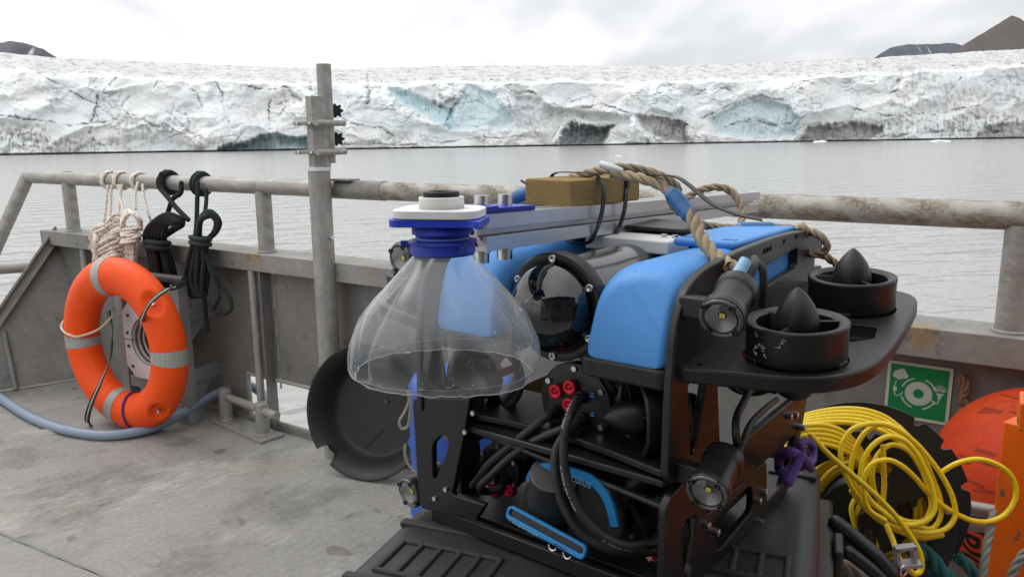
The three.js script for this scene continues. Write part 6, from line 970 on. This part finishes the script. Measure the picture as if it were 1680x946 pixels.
{ // tether reel: two flanges with a notched rim, hub, spokes
  const D = 1.36, c = atD(1415, 815, D), ax = V(-0.36, 0.16, 0.92).normalize();
  const r = thing('tether_reel', 'black notched plastic cable reel with two flanges behind the yellow cable', 'cable reel', V(c.x, 0, c.z));
  const X = V(0, 1, 0).cross(ax).normalize(), Y = ax.clone().cross(X), M = new THREE.Matrix4().makeBasis(X, Y, ax).setPosition(V(0, c.y, 0)), pl = g => g.applyMatrix4(M);
  const black = mat([0.014, 0.014, 0.015], 0.36);
  const disc = (R, hub) => { const s = new THREE.Shape(), n = 180, notches = [0.72, 1.05, 0.25, 2.2, 3.0, 4.2, 5.2]; for (let i = 0; i < n; i++) { const a = i / n * 2 * Math.PI; let k = 1; for (const q of notches) if (Math.abs(a - q) < 0.035) k = 0.93; const p = [Math.cos(a) * R * k, Math.sin(a) * R * k]; i ? s.lineTo(...p) : s.moveTo(...p); }
    for (let k = 0; k < 3; k++) { const h = new THREE.Path(), a0 = k * 2.094 + 0.3, a1 = a0 + 1.5; h.absarc(0, 0, R * 0.72, a0, a1, false); h.absarc(0, 0, R * 0.42, a1, a0, true); s.holes.push(h); } s.holes.push(circ(0, 0, 0.018)); return s; };
  obj('rear_flange', pl(extr(disc(0.176), 0.006, 0.001).translate(0, 0, 0)), black, r);
  obj('front_flange', pl(extr(disc(0.150), 0.006, 0.001).rotateZ(0.8).translate(-0.01, -0.008, 0.115)), black, r);
  obj('drum', pl(lathe([[0.018, 0.003], [0.07, 0.003], [0.07, 0.112], [0.018, 0.112]], 40).rotateX(Math.PI / 2)), black, r);
  for (let k = 0; k < 4; k++) { const a = k * 1.57 + 0.4; obj('tie_bar', pl(cyl(V(Math.cos(a) * 0.078, Math.sin(a) * 0.078, 0.003), V(Math.cos(a) * 0.078, Math.sin(a) * 0.078, 0.112), 0.006, 0.006, 10)), black, r); }
  for (let k = 0; k < 3; k++) { const a = k * 2.09 + 0.2; obj('rim_bolt', pl(cyl(V(Math.cos(a) * 0.135 - 0.01, Math.sin(a) * 0.135, 0.118), V(Math.cos(a) * 0.135 - 0.01, Math.sin(a) * 0.135, 0.122), 0.005, 0.005, 12)), boltMat, r); }
  // stand
  const foot = z => { const a = V(0, 0, z).applyMatrix4(M); return [cyl(a, V(a.x - 0.13, 0.012, a.z + 0.03), 0.011, 0.011, 12), cyl(a, V(a.x + 0.13, 0.012, a.z - 0.03), 0.011, 0.011, 12)]; };
  obj('stand_leg', foot(-0.02)[0], black, r); obj('stand_leg', foot(-0.02)[1], black, r); obj('stand_leg', foot(0.135)[0], black, r); obj('stand_leg', foot(0.135)[1], black, r);
  obj('axle', pl(cyl(V(0, 0, -0.03), V(0, 0, 0.15), 0.014, 0.014, 16)), black, r);
  obj('carry_bar', tube([atD(1372, 858, 1.08), atD(1400, 880, 1.07), atD(1440, 915, 1.05), atD(1462, 940, 1.04)], 0.012, { rad: 12 }), black, r).geometry.translate(-c.x, 0, -c.z);
  obj('carry_bar', tube([atD(1392, 905, 1.05), atD(1425, 930, 1.04), atD(1460, 962, 1.03)], 0.010, { rad: 12 }), black, r).geometry.translate(-c.x, 0, -c.z);

  // wound turns and loose loops of the tether
  const t = thing('yellow_tether', 'bright yellow cable wound on the black reel with big loose loops', 'cable', V(c.x, 0, c.z));
  const o = V(c.x, 0, c.z), rr = rng(31), R0 = 0.0041;
  for (let k = 0; k < 34; k++) { const z = 0.012 + 0.092 * ((k * 7) % 17) / 17 + 0.002 * rr(), Rr = 0.076 + 0.0085 * Math.floor(k / 9) + 0.004 * rr(), P = []; for (let i = 0; i < 24; i++) { const a = i / 24 * 2 * Math.PI; P.push(V(Math.cos(a) * Rr * (1 + 0.03 * Math.sin(a * 2 + k)), Math.sin(a) * Rr * (1 + 0.03 * Math.cos(a * 3 + k)), z + 0.004 * Math.sin(a + k)).applyMatrix4(M)); } obj('wound_turn', tube(P, R0, { n: 72, rad: 8, closed: true }), yel, t); }
  // turns lying over the rim on the left, seen end-on
  const lp = (pts, d0, d1, closed = false, n = 110) => { const P = pts.map(([x, y], i) => { const [a, b] = Z4(x, y); const u = i / (pts.length - 1); return atD(a, b, typeof d0 === 'function' ? d0(u) : lerp(d0, d1, u)).sub(o); }); obj('loose_loop', tube(P, R0 * 1.04, { n, rad: 10, closed }), yel, t); };
  for (let k = 0; k < 5; k++) { const s = k * 24; lp([[-90, 190 + s], [20, 178 + s], [90, 176 + s], [170, 196 + s], [235, 240 + s * 0.9], [285, 300 + s * 0.75], [320, 365 + s * 0.5], [335, 430 + s * 0.3], [325, 500]], u => 1.25 - 0.004 * k + 0.03 * u, 0); }
  for (let k = 0; k < 5; k++) lp([[-70, 150 + k * 9], [60, 112 + k * 14], [180, 94 + k * 17], [300, 99 + k * 19], [400, 130 + k * 20], [480, 185 + k * 19], [550, 258 + k * 16], [612, 345 + k * 10], [658, 440 + k * 2], [688, 540 - k * 10], [692, 630 - k * 16], [640, 700 - k * 10], [560, 700]], u => 1.30 - 0.006 * k - 0.05 * u, 0, false, 140);
  const closed = (pts, d) => lp(pts, u => d + 0.02 * Math.sin(u * 6.28), 0, true, 200);
  closed([[185, 345], [195, 265], [240, 200], [320, 172], [400, 172], [480, 202], [560, 262], [640, 352], [710, 452], [758, 560], [765, 640], [722, 700], [640, 722], [550, 715], [450, 690], [370, 640], [290, 560], [225, 460]], 1.20);
  closed([[240, 440], [252, 320], [305, 218], [390, 170], [470, 187], [545, 252], [605, 342], [650, 442], [687, 540], [692, 640], [650, 700], [570, 690], [470, 655], [380, 600], [300, 530]], 1.215);
  closed([[290, 470], [294, 375], [340, 287], [420, 236], [500, 250], [570, 320], [622, 420], [656, 520], [662, 600], [630, 652], [560, 682], [480, 672], [400, 615], [330, 550]], 1.18);
  closed([[345, 420], [372, 330], [440, 278], [520, 300], [590, 390], [628, 490], [645, 590], [610, 660], [520, 664], [430, 615], [365, 530]], 1.195);
  lp([[410, 660], [325, 600], [300, 490], [312, 420], [350, 370], [420, 353], [490, 380], [560, 440], [620, 510], [690, 575], [760, 620], [850, 660], [940, 665], [1020, 630], [1068, 560], [1075, 490], [1040, 420], [970, 372], [880, 350], [790, 365], [720, 400], [660, 450], [600, 520], [560, 640]], u => 1.155 + 0.09 * u, 0, false, 220);
  lp([[400, 285], [402, 380], [406, 480], [400, 560]], 1.2, 1.2); 
  lp([[240, 510], [300, 590], [370, 650], [450, 700], [540, 735], [620, 748], [700, 735]], u => 1.2, 0); lp([[420, 690], [450, 760], [470, 820], [500, 900]], 1.16, 1.12);
  lp([[30, 225], [120, 320], [240, 425], [350, 520], [440, 610], [505, 690], [560, 770], [594, 850], [590, 915], [560, 930], [525, 905]], u => 1.13 - 0.05 * u, 0, false, 140);
  for (let k = 0; k < 4; k++) lp([[330 + k * 28, 330 + k * 10], [385 + k * 28, 400 + k * 6], [410 + k * 27, 480], [416 + k * 26, 560], [400 + k * 25, 640], [380, 700]], 1.27, 1.28);
  for (let k = 0; k < 4; k++) lp([[300 + k * 26, 500 + k * 26], [240 + k * 30, 590 + k * 22], [262 + k * 32, 700 + k * 22], [300 + k * 30, 800 + k * 18], [350 + k * 26, 900], [400 + k * 20, 980]], 1.26, 1.2);
}
{ // grey shackle and ropes at the bottom edge
  const g = thing('grey_bracket', 'small grey metal bracket with a round pin beside the yellow cable end', 'bracket', atD(1486, 915, 1.06)), gm = mat([0.33, 0.34, 0.35], 0.4, 0.5), o = g.position;
  obj('frame', [box(0.030, 0.006, 0.012, 0, 0.017, 0, 0.001), box(0.006, 0.03, 0.012, -0.012, 0.003, 0, 0.001), box(0.006, 0.03, 0.012, 0.012, 0.003, 0, 0.001), box(0.034, 0.006, 0.02, 0.004, -0.010, 0, 0.001)].map(q => q.rotateZ(0.12)), gm, g);
  obj('pin', new THREE.TorusGeometry(0.008, 0.0022, 8, 24).rotateY(0.5).translate(-0.004, -0.016, 0.006), boltMat, g); obj('strap', ribbon([V(-0.012, -0.012, 0), V(-0.024, -0.03, 0), V(-0.035, -0.07, 0), V(-0.04, -0.2, 0)], 0.03, 0.004, V(0, 0, 1)), blackMat, g);
  const teal = mat([0.02, 0.12, 0.115], 0.85), sand = mat([0.32, 0.27, 0.22], 0.9), gry = mat([0.22, 0.225, 0.19], 0.9);
  const w = a => a.map(([x, y, d]) => atD(x, y, d));
  const tr = thing('teal_rope', 'thick teal laid rope lying below the yellow cable', 'rope'); obj('length', rope(w([[1490, 905, 1.2], [1512, 900, 1.2], [1530, 915, 1.2], [1548, 938, 1.19], [1580, 970, 1.18]]), 0.013), teal, tr); obj('length', rope(w([[1510, 925, 1.22], [1530, 940, 1.21], [1550, 960, 1.2]]), 0.013), teal, tr); obj('length', rope(w([[1570, 910, 1.25], [1590, 930, 1.24], [1615, 955, 1.23]]), 0.012), teal, tr);
  const sr = thing('sand_rope', 'thick sand-coloured laid rope beside the black case corner', 'rope'); obj('length', rope(w([[1380, 905, 1.1], [1400, 918, 1.1], [1425, 932, 1.09], [1450, 952, 1.08]]), 0.012), sand, sr); obj('length', rope(w([[1375, 925, 1.08], [1400, 938, 1.08], [1430, 960, 1.07]]), 0.012), sand, sr);
  const gr = thing('grey_rope', 'grey-green flecked rope hanging along the orange steel frame', 'rope'); obj('length', rope(w([[1632, 838, 1.22], [1625, 870, 1.2], [1618, 905, 1.18], [1612, 960, 1.16]]), 0.0075), gry, gr); obj('length', rope(w([[1700, 890, 1.12], [1672, 920, 1.12], [1655, 960, 1.12]]), 0.0075), gry, gr);
  const fr = thing('frayed_rope', 'frayed rusty brown rope end hanging on the bulwark beside the green sign', 'rope'); const [t1] = bwPx(1575, 615, 0.01), fm = mat([0.20, 0.115, 0.07], 0.95); const q = (x, y) => onPl(x, y, bw(0, 0, 0.02), NB);
  obj('strand', rope([q(1574, 614), q(1583, 622), q(1586, 640), q(1578, 652), q(1590, 664), q(1600, 672)], 0.010), fm, fr); obj('strand', rope([q(1600, 672), q(1580, 672), q(1572, 682), q(1580, 692)], 0.008), fm, fr); obj('strand', rope([q(1572, 618), q(1580, 640), q(1576, 660)], 0.007), fm, fr);
}
{ // red-orange buoy with black lettering, lying against the bulwark
  const D = 1.62, c = atD(1705, 815, D), R = 0.222;
  const b = thing('round_buoy', 'big round red-orange inflatable buoy with black lettering and scuffs against the bulwark', 'buoy', V(c.x, 0, c.z));
  const cv = document.createElement('canvas'); cv.width = 1024; cv.height = 512; const x = cv.getContext('2d'); x.fillStyle = '#b23a18'; x.fillRect(0, 0, 1024, 512);
  const rr = rng(17); for (let i = 0; i < 900; i++) { x.fillStyle = `rgba(${90 + rr() * 140 | 0},${30 + rr() * 40 | 0},20,${0.05 + rr() * 0.10})`; x.beginPath(); x.ellipse(rr() * 1024, rr() * 512, 4 + rr() * 30, 2 + rr() * 10, rr() * 3, 0, 7); x.fill(); }
  x.strokeStyle = 'rgba(40,18,12,0.30)'; for (let i = 0; i < 46; i++) { x.lineWidth = 1 + rr() * 6; const a = 330 + rr() * 360, d = 60 + rr() * 220; x.beginPath(); x.moveTo(a, d); x.lineTo(a + 30 + rr() * 60, d - 20 + rr() * 20); x.stroke(); }
  x.save(); x.translate(438, 282); x.rotate(1.52); x.scale(1, 1); x.font = 'bold 92px sans-serif'; x.lineWidth = 7; x.strokeStyle = '#1b0d09'; x.strokeText('PO', 0, 0); x.restore();
  const t = new THREE.CanvasTexture(cv); t.colorSpace = THREE.SRGBColorSpace; t.wrapS = THREE.RepeatWrapping;
  const bm = new THREE.MeshPhysicalMaterial({ map: t, roughness: 0.6, specularIntensity: 0.3, bumpMap: withRep(grainBump, 5, 5), bumpScale: 0.0008 });
  const prof = []; for (let i = 0; i <= 40; i++) { const a = i / 40 * Math.PI; prof.push([R * Math.sin(a) * (1 - 0.06 * Math.cos(a)), -R * Math.cos(a) * 1.08]); }
  obj('body', lathe(prof, 72).rotateY(2.2).rotateZ(-0.12).translate(0, c.y, 0), bm, b);
  for (let k = 0; k < 2; k++) obj('moulded_rib', new THREE.TorusGeometry(R * (0.93 - 0.14 * k), 0.0035, 8, 60).rotateX(Math.PI / 2).translate(0, R * (0.34 + 0.26 * k), 0).rotateZ(-0.12).translate(0, c.y, 0), mat([0.38, 0.035, 0.012], 0.45), b);
  obj('rope_eye', new THREE.TorusGeometry(0.04, 0.016, 10, 24).translate(0.02, c.y + R * 1.12, 0), mat([0.02, 0.03, 0.12], 0.5), b);
  obj('foot', lathe([[0, 0.0], [0.05, 0.0], [0.052, c.y - R * 1.02], [0, c.y - R * 1.02]], 24), mat([0.05, 0.05, 0.05], 0.7), b);
}
{ // orange painted steel frame at the edge, and the pipe in front of the buoy
  const om = new THREE.MeshPhysicalMaterial({ map: tex(512, 512, (u, v) => { const n = pfbm(u, v, 6, 3, 5, 0.6), ch = sstep(0.30, 0.35, pfbm(u, v, 9, 9, 5, 0.65)), rs = sstep(0.25, 0.5, pfbm(u, v, 5, 19, 4, 0.6)); const k = 1 + 0.06 * n - 0.10 * rs; return ch > 0.5 ? [0.40, 0.36, 0.32] : [0.90 * k, 0.40 * k * (1 - 0.1 * rs), 0.055 * k]; }), roughness: 0.4 });
  const a = atD(1672, 655, 1.30), f = thing('orange_frame', 'chipped orange painted steel frame standing on deck beside the red buoy', 'steel frame', V(a.x, 0, a.z), 0);
  const uvm = g => { const P = g.attributes.position, uv = g.attributes.uv; for (let i = 0; i < P.count; i++) uv.setXY(i, (P.getX(i) + P.getZ(i)) * 2.5, P.getY(i) * 2.5); return g; };
  const H = a.y;
  const web = extr(shapeOf([[0, H - 0.005], [0.30, H - 0.02], [0.30, 0.0], [0.0, 0.0], [0.028, H * 0.45], [0.052, H - 0.19], [0.0, H - 0.06]], 0.004), 0.016, 0.002).rotateY(0.62);
  obj('post', uvm(new RoundedBoxGeometry(0.05, H - 0.05, 0.06, 2, 0.004).rotateY(0.62).translate(0.035, (H - 0.05) / 2, -0.02).applyMatrix4(new THREE.Matrix4().makeShear(0, 0, 0, 0, 0, 0))), om, f);
  obj('leaning_plate', uvm(extr(shapeOf([[0.0, H - 0.03], [0.55, H + 0.01], [0.75, 0.01], [0.10, 0.01]], 0.004), 0.014, 0.002).rotateY(-0.55).translate(0.02, 0, 0.05)), om, f);
  obj('top_bar', uvm(new RoundedBoxGeometry(0.62, 0.05, 0.075, 2, 0.005).translate(0.31, 0, 0).rotateY(-0.55).translate(-0.012, H - 0.012, 0.02)), om, f);
  obj('edge_strip', uvm(new RoundedBoxGeometry(0.022, H - 0.04, 0.03, 2, 0.003).rotateZ(0.12).translate(0.05, (H - 0.04) / 2, 0.058)), om, f);
  obj('top_lug', [uvm(new RoundedBoxGeometry(0.05, 0.02, 0.045, 2, 0.004).translate(0.03, H + 0.02, 0.03)), uvm(cyl(V(0.045, H + 0.028, 0.03), V(0.045, H + 0.042, 0.03), 0.011, 0.011, 6))], om, f);
  // the rest of it stands outside the picture, towards the camera
  obj('side_plate', uvm(box(0.02, 1.0, 0.9, 0.62, 0.5, 0.78)), om, f);
  const p = thing('steel_pipe', 'grey galvanised pipe with a scuffed sleeve lying in front of the red buoy', 'pipe'), pm = mat([0.30, 0.29, 0.28], 0.45, 0.5);
  obj('pipe', cyl(atD(1540, 822, 1.42), atD(1670, 845, 1.36), 0.012, 0.012, 20), pm, p); obj('sleeve', cyl(atD(1560, 852, 1.41), atD(1640, 862, 1.38), 0.017, 0.017, 20), pm, p);
  obj('bracket_leg', cyl(atD(1560, 852, 1.41), atD(1560, 852, 1.41).setY(0.01), 0.010, 0.010, 12), pm, p); obj('bracket_leg', cyl(atD(1650, 862, 1.38), atD(1650, 862, 1.38).setY(0.01), 0.010, 0.010, 12), pm, p);
}
{ // the wheelhouse the photographer stands against: it keeps the sky behind off the gear
  const wh = thing('wheelhouse', 'dark painted wheelhouse wall behind the working deck', 'wheelhouse', V(0.3, 0, 1.35), 0.12);
  const wm = mat([0.10, 0.10, 0.105], 0.6), gl = mat([0.02, 0.025, 0.03], 0.1);
  obj('wall', box(4.4, 2.5, 0.12, 0, 1.25, 0), wm, wh); obj('roof', box(4.6, 0.08, 2.0, 0, 2.54, 0.75), wm, wh); obj('side_wall', box(0.1, 2.5, 1.9, -2.15, 1.25, 1.01), wm, wh); obj('side_wall', box(0.1, 2.5, 1.9, 2.15, 1.25, 1.01), wm, wh);
  for (const x of [-1.4, -0.2, 1.2]) obj('window', box(0.8, 0.6, 0.02, x, 1.75, -0.071), gl, wh);
}
renderer.render(scene, camera);
